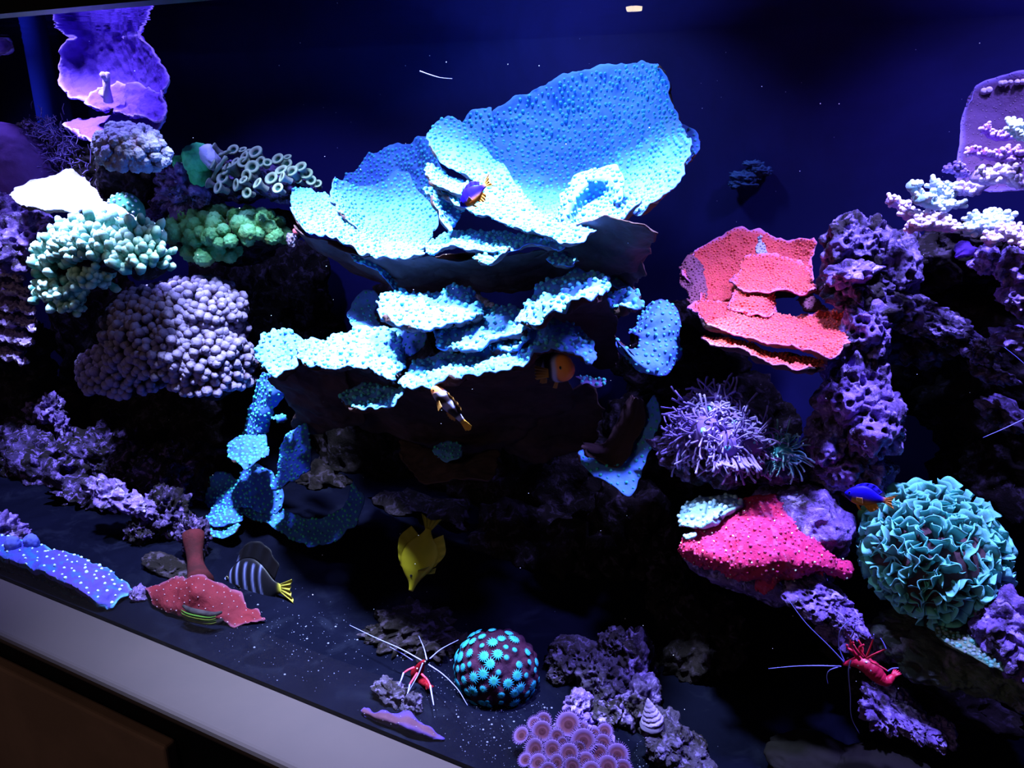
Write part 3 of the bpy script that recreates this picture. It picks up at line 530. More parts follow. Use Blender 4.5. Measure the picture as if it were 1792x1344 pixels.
# on the floor at centre
rock('lumpy pale violet rubble rock right of the star-spotted dome', [(1010, 1150, .17, 50, 24, .03, .1), (1060, 1185, .15, 46, 34, .035, .5), (985, 1175, .16, 22, 16, .02), (1075, 1130, .18, 26, 30, .02)], m_rockg, fr=3, amp=.2, pits=.4, pitf=7)
rock('dusky upright rock between the rubble rock and the cone snail', [(1110, 1160, .20, 34, 60, .03), (1120, 1230, .14, 28, 44, .03), (1070, 1240, .13, 34, 20, .025)], m_rock, fr=3, amp=.3)
rock('finger of pale rock standing on the rubble rock', [(1057, 1128, .175, 11, 20, .01, -.3)], m_rockg, sub=4, fr=3, amp=.25)
rock('pale violet low rock under the cone snail at the bottom', [(1165, 1290, .09, 42, 20, .03, .4), (1205, 1325, .09, 40, 14, .025, .3)], m_rockg, fr=3, amp=.3)
rock('little dark purple rock stub behind the brown button polyps', [(1010, 1232, .10, 22, 22, .018), (1010, 1262, .09, 26, 20, .018)], m_rockp, sub=5, fr=3.5, amp=.35)
rock('low crumbly rubble behind the dim red shrimp', [(720, 1095, .17, 60, 16, .04), (750, 1120, .15, 46, 14, .03), (680, 1115, .15, 50, 8, .02), (800, 1125, .16, 40, 10, .02)], m_rockd, fr=3.5, amp=.45)
rock('small grey hollow rock in front of the dim red shrimp', [(690, 1215, .055, 36, 16, .014, .1), (720, 1235, .05, 16, 20, .012), (672, 1200, .065, 16, 10, .01)], m_rockg, sub=5, fr=3.2, amp=.4, pits=.5)
rock('thin dusty rock strip between the blue mat coral and the dark red coral', [(300, 995, .14, 60, 9, .02, .15)], m_rockd, sub=5, amp=.3)
rock('low purple rock beside the blue mat coral', [(243, 1040, .075, 16, 14, .012, .4)], m_rockp, sub=4, amp=.35, fr=3)
rock('dark plum shelf growth left of the lower blue coral', [(320, 868, .27, 44, 16, .03, .15)], mat('plum_growth', (0.16, 0.07, 0.10), (0.09, 0.045, 0.06), nscale=20, bump=0.001, rough=0.85), sub=5, amp=.12, pits=.0, cat='growth', name='encrusting_growth')

# ================================================================ knobby, branching and leafy corals
def knobby(name, label, parts, mats, n, rk, elong=1.3, seed=0, sub=2, up=0.35, bumps=0.16, jitter=0.25, dirs=None, core_mat=None, cat='coral', lo=-0.55, twin=1):
    """parts: ellipsoid lobes (px, py, Y, rx px, rz px, ry m). A dark core carries n separate stubby branches ending in bumpy knobs."""
    c0 = P(*parts[0][:3]); root = thing(name, label, cat, c0); g = np.random.default_rng(seed)
    core, kb = MB(), MB(); tv, tf = ico(sub)
    tot = sum(q[3] * q[4] for q in parts)
    for k, q in enumerate(parts):
        c = P(*q[:3]); s = S(c); r = np.array([q[3] * s, q[5], q[4] * s]); blob(core, c, r * 0.80, 4, .12, 2, seed + k)
        m = int(n * q[3] * q[4] / tot); i = np.arange(int(m * 2.0)); z = 1 - 2 * (i + .5) / len(i); a = i * 2.39996
        d = np.stack([np.sqrt(1 - z * z) * np.cos(a), np.sqrt(1 - z * z) * np.sin(a), z], 1)
        d = unit(d + g.normal(0, jitter * 2.2 / math.sqrt(m), d.shape)); d = d[(d[:, 2] > lo) & (d[:, 1] < 0.55)]
        for e in d:
            inside = False; R = r * g.uniform(0.92, 1.06); tipp = c + e * R
            for k2, q2 in enumerate(parts):
                if k2 != k:
                    c2 = P(*q2[:3]); s2 = S(c2); r2 = np.array([q2[3] * s2, q2[5], q2[4] * s2])
                    if (((tipp - c2) / r2) ** 2).sum() < 0.8: inside = True
            if inside: continue
            nd = unit(e / r * r.mean() + np.array([0, 0, up])); rr = rk * s * g.uniform(0.75, 1.2)
            base = c + e * R * 0.62
            for t in range(twin):
                off = g.normal(0, rr * 0.9, 3) * (t > 0); u, w, _ = frame(nd); tp = tipp + off; L = np.linalg.norm(tp - base)
                el = max(elong, 1.0); vv = tv[:, :1] * u + tv[:, 1:2] * w + tv[:, 2:] * nd * el
                wv = worley(tv * 2.6 + e * 31 + t * 9, seed + 3); vv = vv * (1 - bumps * np.clip(wv, 0, 1) * 1.4 + bumps * .6)[:, None]
                kb.add(tp + vv * rr, tf, 0, np.clip((tv[:, 2] - 0.15) / 0.8, 0, 1))
                tube(kb, [base, (base + tp) / 2 + g.normal(0, rr * .2, 3), tp], [rr * 1.0, rr * 0.75, rr * 0.85], 6, 0, 0.0, cap=False)
    core.build('base', core_mat or m_rockd, root, label='dark base'); kb.build('branches', mats, root)
    return root
m_lil = mat('lilac_brown_knobs', (0.09, 0.08, 0.18), (0.12, 0.07, 0.11), nscale=60, bump=0.0022, bscale=520, rough=0.8, tip=(0.32, 0.27, 0.52))
m_grw = mat('mint_knobs', (0.05, 0.22, 0.16), (0.09, 0.30, 0.24), nscale=40, bump=0.0010, bscale=700, rough=0.75, tip=(0.60, 0.95, 0.78))
m_grn = mat('green_knobs', (0.06, 0.30, 0.10), (0.16, 0.26, 0.09), (0.07, 0.42, 0.18), nscale=40, bump=0.003, bscale=420, rough=0.8, tip=(0.18, 0.58, 0.26))
m_pal = mat('slate_lilac_knobs', (0.26, 0.25, 0.46), (0.34, 0.22, 0.30), (0.22, 0.34, 0.60), nscale=45, bump=0.003, bscale=420, rough=0.85, tip=(0.42, 0.42, 0.66))
knobby('knob_coral', 'big domed coral densely covered in round lilac-brown knobs at mid left', [(310, 595, .27, 128, 92, .085), (225, 650, .25, 82, 50, .06), (370, 630, .27, 68, 85, .06), (345, 540, .28, 88, 50, .06)], m_lil, 1150, 8.4, elong=1.2, seed=3, sub=3, up=.2, lo=-.45, bumps=.2)
knobby('finger_coral', 'white and mint green coral of stubby lumpy fingers, over-bright, at upper left', [(185, 432, .19, 96, 50, .05), (255, 450, .18, 42, 50, .035), (120, 455, .19, 46, 46, .035)], m_grw, 330, 7.6, elong=1.7, seed=5, sub=2, up=.7, bumps=.3, lo=-.2, twin=2)
knobby('finger_coral', 'small mint green finger coral hanging under the over-bright white one', [(105, 505, .17, 40, 22, .022), (128, 528, .17, 20, 14, .014), (160, 480, .175, 34, 18, .02)], m_grw, 90, 7.5, elong=1.3, seed=6, up=.6, bumps=.3, twin=2, lo=-.9)
knobby('cauliflower_coral', 'green cauliflower-like coral of chunky bumpy lobes below the ring-shaped polyps', [(400, 405, .33, 88, 32, .05), (345, 410, .32, 42, 38, .04), (450, 405, .34, 46, 28, .035), (375, 440, .31, 42, 14, .03)], m_grn, 110, 14, elong=1.1, seed=8, sub=4, up=.5, bumps=.22, lo=-.4)
knobby('cauliflower_coral', 'slate and lilac cauliflower-like coral clump beside the purple plate coral', [(228, 262, .17, 54, 38, .032), (265, 265, .175, 26, 28, .025)], m_pal, 84, 11.5, elong=1.0, seed=9, sub=4, up=.4, bumps=.25, lo=-.8)
# green lump
gl = thing('lump_coral', 'smooth bright green lobed lump coral left of the ring-shaped polyps', 'coral', P(335, 290, .31))
b = MB(); s = S(P(335, 285, .31)); blob(b, P(345, 280, .31), (26 * s, .02, 28 * s), 5, .14, 2, 3, tip=.3); blob(b, P(318, 285, .31), (16 * s, .014, 12 * s), 5, .14, 2, 4, rot=roty(.6)); blob(b, P(350, 305, .31), (18 * s, .016, 20 * s), 5, .14, 2, 5)
b.build('body', mat('green_lump', (0.06, 0.55, 0.20), (0.10, 0.62, 0.32), nscale=30, bump=0.0008, bscale=600, rough=0.6), gl)
b = MB(); blob(b, P(368, 275, .315), (12 * s, .014, 24 * s), 4, .15, 2, 8, rot=roty(-.5)); b.build('pale_edge', mat('pale_blue_edge', (0.55, 0.62, 0.9), bump=0.001, bscale=500), gl, label='pale blue-white edge')
# small speckled green dome
sd = thing('star_coral', 'small domed green coral with pale ringed polyps just above the white-green fingers', 'coral', P(220, 368, .24))
m_spk = mat('speckled_green', (0.04, 0.26, 0.22), (0.10, 0.34, 0.16), nscale=30, bump=0.0006, bscale=400); m_spn = mat('pale_polyp', (0.42, 0.52, 0.80), (0.2, 0.5, 0.4), nscale=80)
b = MB(); s = S(P(220, 368, .24)); pv = blob(b, P(220, 372, .24), (28 * s, .026, 34 * s), 5, .05, 2, 2); b.build('body', m_spk, sd)
c = P(220, 372, .24); nn = unit((pv - c)); k = pick(pv, 8.5 * s, 1); k = k[nn[k, 1] < .3]; b = MB(); nubs(b, pv[k], nn[k], 3.0 * s, 0, 4); b.build('polyps', m_spn, sd, label='pale lilac polyps')

# ---- purple plate coral breaking the surface, upper left
pp = thing('plate_coral', 'tall purple plate coral at upper left reaching up to the water surface', 'coral', P(200, 200, .26))
m_pur = mat('violet_plate', (0.075, 0.030, 0.26), (0.09, 0.03, 0.34), nscale=12, bump=0.0022, bscale=130, rough=0.8, tip=(0.24, 0.14, 0.45))
PR = [dict(rows=[[(128, 60, .265), (165, 58, .285), (205, 57, .29), (245, 62, .275)], [(104, 100, .26), (150, 100, .29), (215, 96, .295), (272, 98, .27)], [(104, 140, .255), (160, 145, .285), (225, 142, .29), (292, 130, .26)], [(122, 175, .24), (165, 172, .26), (225, 178, .27), (288, 170, .25)]]),
      dict(rows=[[(160, 150, .25), (195, 140, .265), (240, 145, .26), (288, 160, .245)], [(150, 180, .23), (190, 178, .245), (240, 178, .24), (288, 190, .23)], [(196, 196, .235), (225, 200, .225), (255, 205, .22), (286, 215, .215)]], rough=.005),
      dict(rows=[[(128, 210, .26), (165, 203, .27), (215, 200, .27), (265, 195, .26), (288, 190, .26)], [(115, 218, .24), (160, 222, .24), (205, 225, .24), (250, 222, .24), (286, 212, .24)], [(132, 228, .22), (165, 250, .21), (205, 250, .21), (245, 240, .215), (276, 228, .22)]])]
plates(pp, PR, gap=0, mats=(m_pur,) * 3, thick=.006, rough=.003, rfreq=90, edge=.004, tipedge=True)
b = MB(); tube(b, [P(190, 178, .23), P(186, 150, .225), P(184, 130, .225)], [.006, .004, .0035], 8); tube(b, [P(186, 140, .225), P(178, 128, .22)], .0035, 8); tube(b, [P(190, 175, .23), P(176, 160, .225)], .004, 8); tube(b, [P(188, 165, .23), P(188, 128, .225)], .0035, 8)
b.build('upright_branch', mat('mauve_stub', (0.40, 0.26, 0.52), bump=.001, bscale=400), pp, label='small mauve upright branch')
pb = thing('plate_coral', 'violet coral plate breaking the surface at the left edge of the view', 'coral', P(-20, 110, .30))
plates(pb, [dict(rows=[[(-60, 66, .33), (-20, 66, .34), (12, 68, .33)], [(-70, 85, .31), (-20, 85, .32), (24, 84, .31)], [(-60, 98, .30), (-20, 96, .30), (14, 96, .30)]])], gap=0, mats=(m_pur,) * 3, thick=.006, tipedge=True)
mound = thing('mound_coral', 'smooth deep purple mound coral at the left edge beside the hairy growth', 'coral', P(20, 290, .33))
b = MB(); s = S(P(10, 290, .33)); blob(b, P(5, 295, .33), (125 * s, .05, 80 * s), 6, .06, 1.6, 4, tip=0.0); b.build('body', mat('smooth_purple', (0.13, 0.06, 0.30), (0.20, 0.09, 0.42), nscale=6, bump=0.0006, bscale=300, rough=0.8), mound)
# hairy tangle
hr = thing('hair_algae', 'tangle of fine lilac hair-like filaments growing behind the white plate', 'growth', P(90, 270, .27))
b = MB(); g = np.random.default_rng(4)
for (px, py, w, h, n) in ((55, 265, 26, 50, 190), (100, 268, 34, 48, 260), (140, 295, 26, 34, 150), (80, 225, 22, 22, 90)):
    for k in range(n):
        a, c2 = g.normal(0, .5, 2); p0 = P(px + a * w, py + c2 * h, .35 - .03 * g.random()); s = S(p0); L = s * g.uniform(9, 22); dd = unit(g.normal(0, 1, 3) + [0, -.6, .25]); ee = unit(g.normal(0, 1, 3))
        tube(b, [p0, p0 + dd * L * .5 + ee * L * .15, p0 + dd * L * .8 + ee * L * .5], [s * 1.2, s * .9, s * .5], 3, 0, [0, .5, 1], cap=False)
b.build('filaments', mat('lilac_hair', (0.10, 0.06, 0.32), tip=(0.42, 0.30, 0.85)), hr, kind='stuff')
b = MB()
for (px, py, rx, rz) in ((58, 270, 30, 55), (105, 285, 45, 50), (150, 310, 30, 36)):
    s = S(P(px, py, .37)); blob(b, P(px, py, .375), (rx * s, .02, rz * s), 5, .3, 3, px)
b.build('holdfast', m_rock, hr, label='purple-brown rock-like holdfast')
# white plate
wp = thing('plate_coral', 'blown-out white plate coral at the left edge above the finger coral', 'coral', P(100, 345, .25))
m_wht = mat('white_plate', (0.58, 0.56, 0.66), (0.30, 0.27, 0.50), nscale=20, bump=0.0012, bscale=120, rough=0.7)
plates(wp, [dict(rows=[[(32, 325, .30), (62, 315, .315), (98, 306, .33), (122, 295, .345), (148, 312, .34), (172, 338, .31)], [(20, 342, .27), (70, 338, .28), (115, 335, .29), (150, 340, .285), (182, 358, .27)], [(38, 358, .245), (80, 366, .235), (125, 368, .235), (155, 370, .235), (186, 372, .235)]]),
            dict(rows=[[(145, 355, .26), (180, 352, .27), (215, 365, .265), (240, 385, .26)], [(150, 375, .235), (185, 375, .235), (220, 385, .235), (245, 400, .235)]])], gap=0, dy=-.045, mats=(m_wht, m_under, m_wht), thick=.008, rough=.003, edge=.003)
lp2 = thing('shelf_coral', 'stack of knobbly lilac shelves at the left edge below the purple rock', 'coral', P(20, 520, .24))
m_shl = mat('lilac_shelf', (0.26, 0.18, 0.44), (0.40, 0.30, 0.62), nscale=60, bump=0.002, bscale=300, tip=(0.62, 0.52, 0.85))
for k, (y, x1, dd) in enumerate([(445, 34, .27), (478, 44, .255), (505, 56, .25), (535, 62, .245), (562, 66, .24), (590, 62, .235), (618, 44, .235)]):
    b = MB(); sheet(b, [[(-40, y - 8, dd + .03), (0, y - 14, dd + .035), (x1 - 14, y - 4, dd + .025), (x1, y + 6, dd + .015)], [(-40, y + 8, dd), (0, y + 4, dd), (x1 - 18, y + 10, dd - .002), (x1 - 2, y + 14, dd)]], thick=.006, rough=.006, rfreq=110, edge=.009, seed=k + 60, tipedge=True, gap=.009, nubr=.003); b.build('shelf', m_shl, lp2)
b = MB(); s = S(P(0, 520, .3)); blob(b, P(0, 520, .29), (60 * s, .04, 105 * s), 5, .3, 3, 8); b.build('base', m_rock, lp2, label='dark purple base')
ro_ = thing('lump_coral', 'small oval lilac pitted lump at far left beside the finger coral', 'coral', P(73, 460, .24))
b = MB(); s = S(P(73, 460, .24)); blob(b, P(73, 462, .24), (15 * s, .012, 24 * s), 5, .1, 2, 5, .35, 3.5); b.build('body', m_shl, ro_)
# sponge behind
spn = thing('tube_sponge', 'dull purple tube-shaped sponge behind the white plate', 'sponge', P(190, 330, .33))
b = MB(); c = P(188, 325, .33); s = S(c); tube(b, smooth_line([P(182, 362, .33), P(180, 340, .33), P(183, 325, .32)], 6), [14 * s, 13 * s, 12 * s, 12 * s, 12 * s, 13 * s], 14, cap=False); tube(b, smooth_line([P(183, 325, .32), P(182, 345, .325)], 5), [12.5 * s, 9 * s, 8 * s, 7 * s, 6 * s], 14, cap=True)
b.build('body', mat('dull_mauve', (0.16, 0.09, 0.17), bump=.001, bscale=200), spn)

# ---- red tiered plate coral
red = thing('plate_coral', 'coral-red tiered plate coral with ragged shelves on the right side', 'coral', P(1340, 560, .33))
m_red = mat('coral_red', (0.66, 0.085, 0.082), (0.55, 0.07, 0.078), nscale=25, bump=0.0009, bscale=520, rough=0.8, tip=(0.70, 0.22, 0.46)); m_redn = mat('red_polyp', (0.76, 0.13, 0.10), rough=.8)
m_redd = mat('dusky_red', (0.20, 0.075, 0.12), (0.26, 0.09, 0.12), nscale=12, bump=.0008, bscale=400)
RR = [dict(rows=[[(1203, 440, .41), (1245, 422, .44), (1300, 402, .46), (1350, 407, .47), (1385, 414, .47), (1432, 408, .46)], [(1196, 465, .39), (1250, 462, .42), (1320, 452, .44), (1380, 458, .45), (1428, 465, .44)], [(1212, 500, .36), (1250, 505, .38), (1310, 510, .40), (1365, 512, .41), (1420, 505, .41)], [(1235, 540, .335), (1265, 545, .34), (1315, 538, .36), (1345, 508, .38), (1420, 504, .39)]]),
      dict(rows=[[(1292, 462, .39), (1312, 447, .40), (1350, 443, .41), (1388, 455, .405), (1412, 472, .39), (1424, 490, .375)], [(1284, 488, .355), (1320, 482, .365), (1360, 484, .365), (1400, 490, .355), (1424, 500, .345)], [(1282, 498, .335), (1310, 512, .325), (1345, 510, .33), (1372, 508, .33), (1398, 515, .315), (1422, 508, .315)]]),
      dict(rows=[[(1300, 500, .35), (1325, 492, .36), (1352, 500, .36), (1360, 520, .35)], [(1275, 520, .32), (1310, 520, .325), (1340, 522, .33), (1356, 540, .33)], [(1250, 535, .30), (1290, 545, .30), (1335, 548, .305), (1358, 552, .31)]]),
      dict(rows=[[(1222, 528, .30), (1262, 530, .32), (1330, 542, .325), (1400, 552, .33), (1440, 545, .335), (1478, 540, .33), (1488, 560, .31)], [(1214, 542, .27), (1262, 555, .275), (1330, 570, .275), (1400, 580, .275), (1450, 582, .28), (1489, 582, .285)], [(1226, 560, .245), (1262, 578, .23), (1310, 592, .22), (1362, 600, .215), (1415, 610, .21), (1452, 626, .205), (1484, 602, .24)]]),
      dict(rows=[[(1236, 588, .255), (1300, 596, .275), (1340, 612, .275), (1400, 622, .27), (1436, 626, .265)], [(1242, 596, .235), (1300, 604, .245), (1342, 620, .24), (1395, 632, .235), (1434, 636, .235)], [(1262, 605, .215), (1310, 613, .21), (1345, 630, .20), (1390, 645, .19), (1424, 645, .20)]]),
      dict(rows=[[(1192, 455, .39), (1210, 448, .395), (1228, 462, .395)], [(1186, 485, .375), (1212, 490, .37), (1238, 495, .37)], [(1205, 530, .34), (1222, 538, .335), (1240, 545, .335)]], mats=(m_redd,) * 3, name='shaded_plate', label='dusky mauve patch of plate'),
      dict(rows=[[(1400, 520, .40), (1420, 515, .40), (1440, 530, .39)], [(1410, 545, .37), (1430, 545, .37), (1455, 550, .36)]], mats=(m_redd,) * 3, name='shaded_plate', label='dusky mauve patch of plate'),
      dict(rows=[[(1318, 424, .425), (1334, 420, .425), (1350, 430, .425)], [(1318, 436, .418), (1334, 438, .416), (1352, 438, .418)], [(1324, 442, .412), (1340, 445, .41), (1352, 442, .412)]], mats=(mat('bleached', (0.36, 0.34, 0.50)),) * 3, name='bleached_patch', label='bleached grey-white patch')]
plates(red, RR, gap=0.0031, r=0.0013, mats=(m_red, m_under, m_redn), thick=.005, rough=.0028, rfreq=110, edge=.005, tipedge=True)

# ---- branching corals at right
def antler(name, label, stems, mats, rpx=7, seed=0):
    c0 = P(*stems[0][0]); root = thing(name, label, 'coral', c0); g = np.random.default_rng(seed)
    for st in stems:
        b = MB(); w = smooth_line([P(*q) for q in st], max(5, len(st) * 4)); s = S(w[0]); n = len(w)
        tube(b, w, np.linspace(rpx * 1.35, rpx * 1.0, n) * s * (1 + .15 * np.sin(np.arange(n) * 2.1)), 10, 0, np.linspace(0, .35, n))
        for i in range(1, n):
            for t in range(4):
                d = unit(g.normal(0, 1, 3) * [1, 1, .6] + [0, -.25, .75]); L = s * rpx * g.uniform(1.2, 2.4); r = s * rpx * g.uniform(.5, .8); p = w[i]
                tube(b, [p, p + d * L * .6, p + d * L], [r * 1.1, r, r * .85], 8, 0, [0.1, .5, 1.0]); blob(b, p + d * L, r * .93, 2, .1, 3, i + t, tip=1.0)
        b.build('branch', mats, root)
    return root
m_ant = mat('mint_antler', (0.22, 0.28, 0.42), (0.20, 0.42, 0.40), nscale=25, bump=.0008, bscale=700, tip=(0.66, 0.90, 0.84)); m_antp = mat('lilac_antler', (0.30, 0.20, 0.44), (0.36, 0.26, 0.50), nscale=30, bump=.0008, bscale=700, tip=(0.86, 0.74, 0.95))
antler('branching_coral', 'pale mint and lilac branching coral, left one of the white-tipped group near the right edge', [[(1594, 322, .29), (1610, 345, .30), (1640, 355, .31), (1675, 360, .32)], [(1635, 318, .31), (1642, 338, .31), (1655, 350, .32)], [(1655, 325, .33), (1665, 345, .33)], [(1605, 348, .28), (1630, 358, .29), (1660, 365, .30)]], m_ant, 7, 2)
antler('branching_coral', 'pinkish lilac branching coral with two rounded tips at the far left of the branching group', [[(1558, 350, .31), (1572, 358, .32), (1588, 368, .33)]], m_antp, 6.5, 3)
antler('branching_coral', 'low row of white-tipped lilac branches in front of the mint branching corals', [[(1588, 400, .28), (1610, 395, .28), (1640, 396, .29), (1668, 400, .30)], [(1585, 375, .30), (1620, 382, .31), (1650, 385, .31)]], m_antp, 7.5, 4)
antler('branching_coral', 'bright mint branching coral right of the low lilac branches', [[(1690, 400, .27), (1715, 400, .275), (1745, 395, .28), (1765, 380, .29)], [(1700, 385, .28), (1720, 390, .29)], [(1735, 378, .29), (1740, 392, .29)]], m_ant, 8, 5)
antler('branching_coral', 'lilac branching coral with glaring white tips above the mint ones at the right', [[(1705, 308, .30), (1730, 315, .31), (1755, 312, .31), (1785, 325, .31)], [(1740, 300, .31), (1760, 305, .31), (1775, 300, .31)], [(1680, 330, .33), (1700, 335, .33), (1715, 330, .33)]], m_antp, 8, 6)
antler('branching_coral', 'white and lilac branching coral at the right edge over the violet rock stack', [[(1728, 425, .26), (1750, 412, .265), (1780, 420, .265), (1800, 430, .26)], [(1760, 405, .27), (1790, 410, .27)]], m_antp, 8, 7)
m_vio = mat('violet_spiky', (0.20, 0.05, 0.30), (0.26, 0.10, 0.46), nscale=60, bump=.0015, bscale=500, tip=(0.55, 0.36, 0.75))
antler('spiky_coral', 'violet spiky coral arm reaching left across the large round plate', [[(1722, 222, .31), (1738, 238, .315), (1765, 240, .32), (1790, 232, .32)]], m_vio, 5.5, 8)
antler('spiky_coral', 'magenta-violet knobbly coral arm below the upper spiky arm', [[(1698, 263, .30), (1720, 270, .305), (1750, 278, .31), (1790, 280, .31)], [(1745, 268, .31), (1790, 268, .31)]], m_vio, 5.5, 9)
antler('spiky_coral', 'small dusky mauve spiky tuft above the lilac white-tipped branches', [[(1656, 296, .33), (1675, 300, .33), (1690, 308, .33)], [(1678, 288, .33), (1680, 300, .33)]], m_rockp, 5, 10)
antler('branching_coral', 'small pale blue-green coral nub at the upper right edge', [[(1772, 222, .29), (1780, 232, .29), (1790, 242, .29)]], m_ant, 8, 11)
rp = thing('plate_coral', 'large round purple-brown plate coral standing at the upper right edge', 'coral', P(1760, 220, .42))
m_rpl = mat('purple_brown_plate', (0.085, 0.045, 0.11), (0.11, 0.055, 0.11), nscale=8, bump=.0008, bscale=300, tip=(0.18, 0.13, 0.40), cell=(260, (0.16, 0.10, 0.17), .25))
plates(rp, [dict(rows=[[(1696, 170, .43), (1712, 148, .435), (1745, 133, .44), (1792, 125, .44), (1850, 128, .44)], [(1684, 215, .42), (1710, 200, .43), (1750, 190, .435), (1800, 185, .435), (1860, 190, .435)], [(1676, 280, .40), (1705, 275, .41), (1750, 270, .42), (1800, 265, .42), (1860, 265, .42)], [(1672, 335, .38), (1710, 335, .39), (1750, 335, .40), (1800, 335, .40), (1860, 335, .40)]], rough=.002, edge=.001)], gap=0, mats=(m_rpl,) * 3, tipedge=True)
b = MB(); g = np.random.default_rng(5)
for px, py in ((1722, 160), (1730, 158), (1752, 146), (1758, 145), (1768, 144), (1780, 144), (1790, 143)): p = P(px, py, .437); blob(b, p, S(p) * g.uniform(4, 6.5), 3, .12, 2, px)
b.build('growth_knobs', mat('pinkish_knob', (0.55, 0.44, 0.66), bump=.001), rp, label='row of pinkish knobs near its rim')
flap = thing('plate_coral', 'dim violet drooping flap under the low lilac branches', 'coral', P(1680, 430, .33))
plates(flap, [dict(rows=[[(1665, 445, .34), (1672, 425, .345), (1690, 415, .345)], [(1672, 448, .32), (1700, 440, .32), (1730, 432, .33)]])], gap=0, mats=(m_pur,) * 3)

# ---- tentacled coral (lilac) and its small teal neighbour
m_ten = mat('lilac_tentacle', (0.13, 0.075, 0.34), (0.18, 0.11, 0.36), nscale=40, rough=.5, tip=(0.26, 0.21, 0.56)); m_tent = mat('teal_tentacle', (0.05, 0.30, 0.44), (0.06, 0.42, 0.50), nscale=30, rough=.5, tip=(0.36, 0.72, 0.86))
m_mouth = mat('teal_mouth', (0.10, 0.62, 0.80), (0.30, 0.75, 0.85), nscale=80)
def tentacled(root, px, py, Y, rpx, n, nrm, mats, L=(24, 42), r=2.0, seed=0, mouth=True, spread=1.1):
    g = np.random.default_rng(seed); c = P(px, py, Y); s = S(c); u, w, nn = frame(np.array(nrm, float)); b = MB()
    for k in range(n):
        q = math.sqrt((k + .5) / n); a = k * 2.39996 + g.normal(0, .2); o = (math.cos(a) * u + math.sin(a) * w)
        p0 = c + o * q * rpx * s - nn * (q * q) * rpx * s * .5; d = unit(nn * (1.15 - q * spread) + o * (.25 + q) + g.normal(0, .28, 3)); Lk = s * g.uniform(*L) * (.6 + .4 * q); e = unit(g.normal(0, 1, 3) + np.array([0, 0, -.5]) + o * .5)
        pts = smooth_line([p0, p0 + d * Lk * .5, p0 + d * Lk * .82 + e * Lk * .32, p0 + d * Lk * .86 + e * Lk * .62], 6); rr = r * s * g.uniform(.8, 1.15)
        tube(b, pts, rr * np.array([1.1, .95, .85, .8, .9, 1.15]), 5, 0, [0, .1, .25, .4, .7, 1.0])
    b.build('tentacles', mats, root)
    b = MB(); blob(b, c - nn * rpx * s * .35, (rpx * s * .9,) * 3, 3, .1, 2, seed); b.build('fleshy_disc', m_ten if mats is m_ten else m_tent, root)
    if mouth: b = MB(); blob(b, c + nn * rpx * s * .35, (rpx * s * .22,) * 3, 3, .15, 3, seed); b.build('mouth', m_mouth, root, label='bright teal mouth')
te = thing('tentacled_coral', 'large lilac coral of waving finger-like tentacles with teal centres, right of centre', 'coral', P(1255, 760, .29))
for k, (px, py, Y, r, n, nr) in enumerate([(1245, 725, .29, 34, 90, (-.1, -.6, .9)), (1205, 745, .28, 30, 80, (-.5, -.7, .6)), (1285, 745, .28, 32, 90, (.2, -.7, .8)), (1235, 755, .26, 32, 90, (-.1, -1, .5)), (1315, 775, .27, 32, 90, (.6, -.8, .4)), (1275, 780, .255, 28, 70, (.1, -1, .1)), (1190, 775, .27, 24, 60, (-.6, -.8, .2)), (1222, 705, .31, 22, 50, (-.2, -.4, 1)), (1262, 695, .31, 20, 50, (.1, -.3, 1))]):
    tentacled(te, px, py, Y - .055, r, n, nr, m_ten, seed=20 + k)
b = MB(); s = S(P(1285, 805, .25))
for k in range(22): x = 1242 + k * 3.4 + random.uniform(-5, 5); tube(b, smooth_line([P(x, 795 + (k % 3) * 3, .20), P(x + 10, 812, .187), P(x + random.uniform(4, 28), random.uniform(814, 832), .182)], 6), [2.3 * s] * 5 + [2.7 * s], 5, 0, [.1, .2, .3, .5, .7, 1])
b.build('lower_tentacles', m_ten, te)
tt = thing('tentacled_coral', 'small teal feathery tentacled coral at the right side of the large lilac one', 'coral', P(1375, 785, .29))
tentacled(tt, 1368, 790, .235, 20, 110, (.3, -.8, .5), m_tent, L=(22, 36), r=1.5, seed=41)

# ---- pink crusting coral and pale blue crust
def crust(mb, rows, r, gap, seed, mis=(0, 0, 1), **k): return sheet(mb, rows, gap=gap, nubr=r, seed=seed, mis=mis, **k)
pk = thing('encrusting_coral', 'hot pink crusting coral with tiny pale polyps draped over the violet boulder', 'coral', P(1330, 950, .24))
m_pnk = mat('hot_pink', (0.62, 0.03, 0.12), (0.50, 0.028, 0.12), (0.56, 0.09, 0.26), nscale=30, bump=.0012, bscale=420, rough=.75); m_pkn = mat('pink_polyp_rim', (0.50, 0.07, 0.26), (0.60, 0.03, 0.12), nscale=120); m_dot = mat('pale_polyp_centre', (0.72, 0.92, 0.66))
PKR = [[(1235, 905, .26), (1268, 888, .265), (1300, 870, .27), (1340, 865, .275), (1385, 880, .275), (1412, 905, .27), (1425, 940, .26)],
       [(1212, 930, .25), (1255, 915, .24), (1300, 900, .24), (1345, 898, .24), (1385, 915, .245), (1412, 940, .245), (1445, 965, .245)],
       [(1190, 945, .245), (1240, 945, .215), (1300, 940, .205), (1350, 940, .205), (1395, 955, .215), (1435, 968, .225), (1475, 980, .24)],
       [(1185, 962, .245), (1235, 975, .20), (1290, 985, .185), (1350, 985, .185), (1395, 985, .195), (1440, 990, .21), (1480, 1000, .23)],
       [(1205, 982, .255), (1240, 992, .225), (1290, 1010, .20), (1330, 1020, .185), (1375, 1010, .20), (1430, 1008, .22), (1478, 1020, .235)]]
PKR = [[(a_, b_, c_ - .05) for a_, b_, c_ in r_] for r_ in PKR]
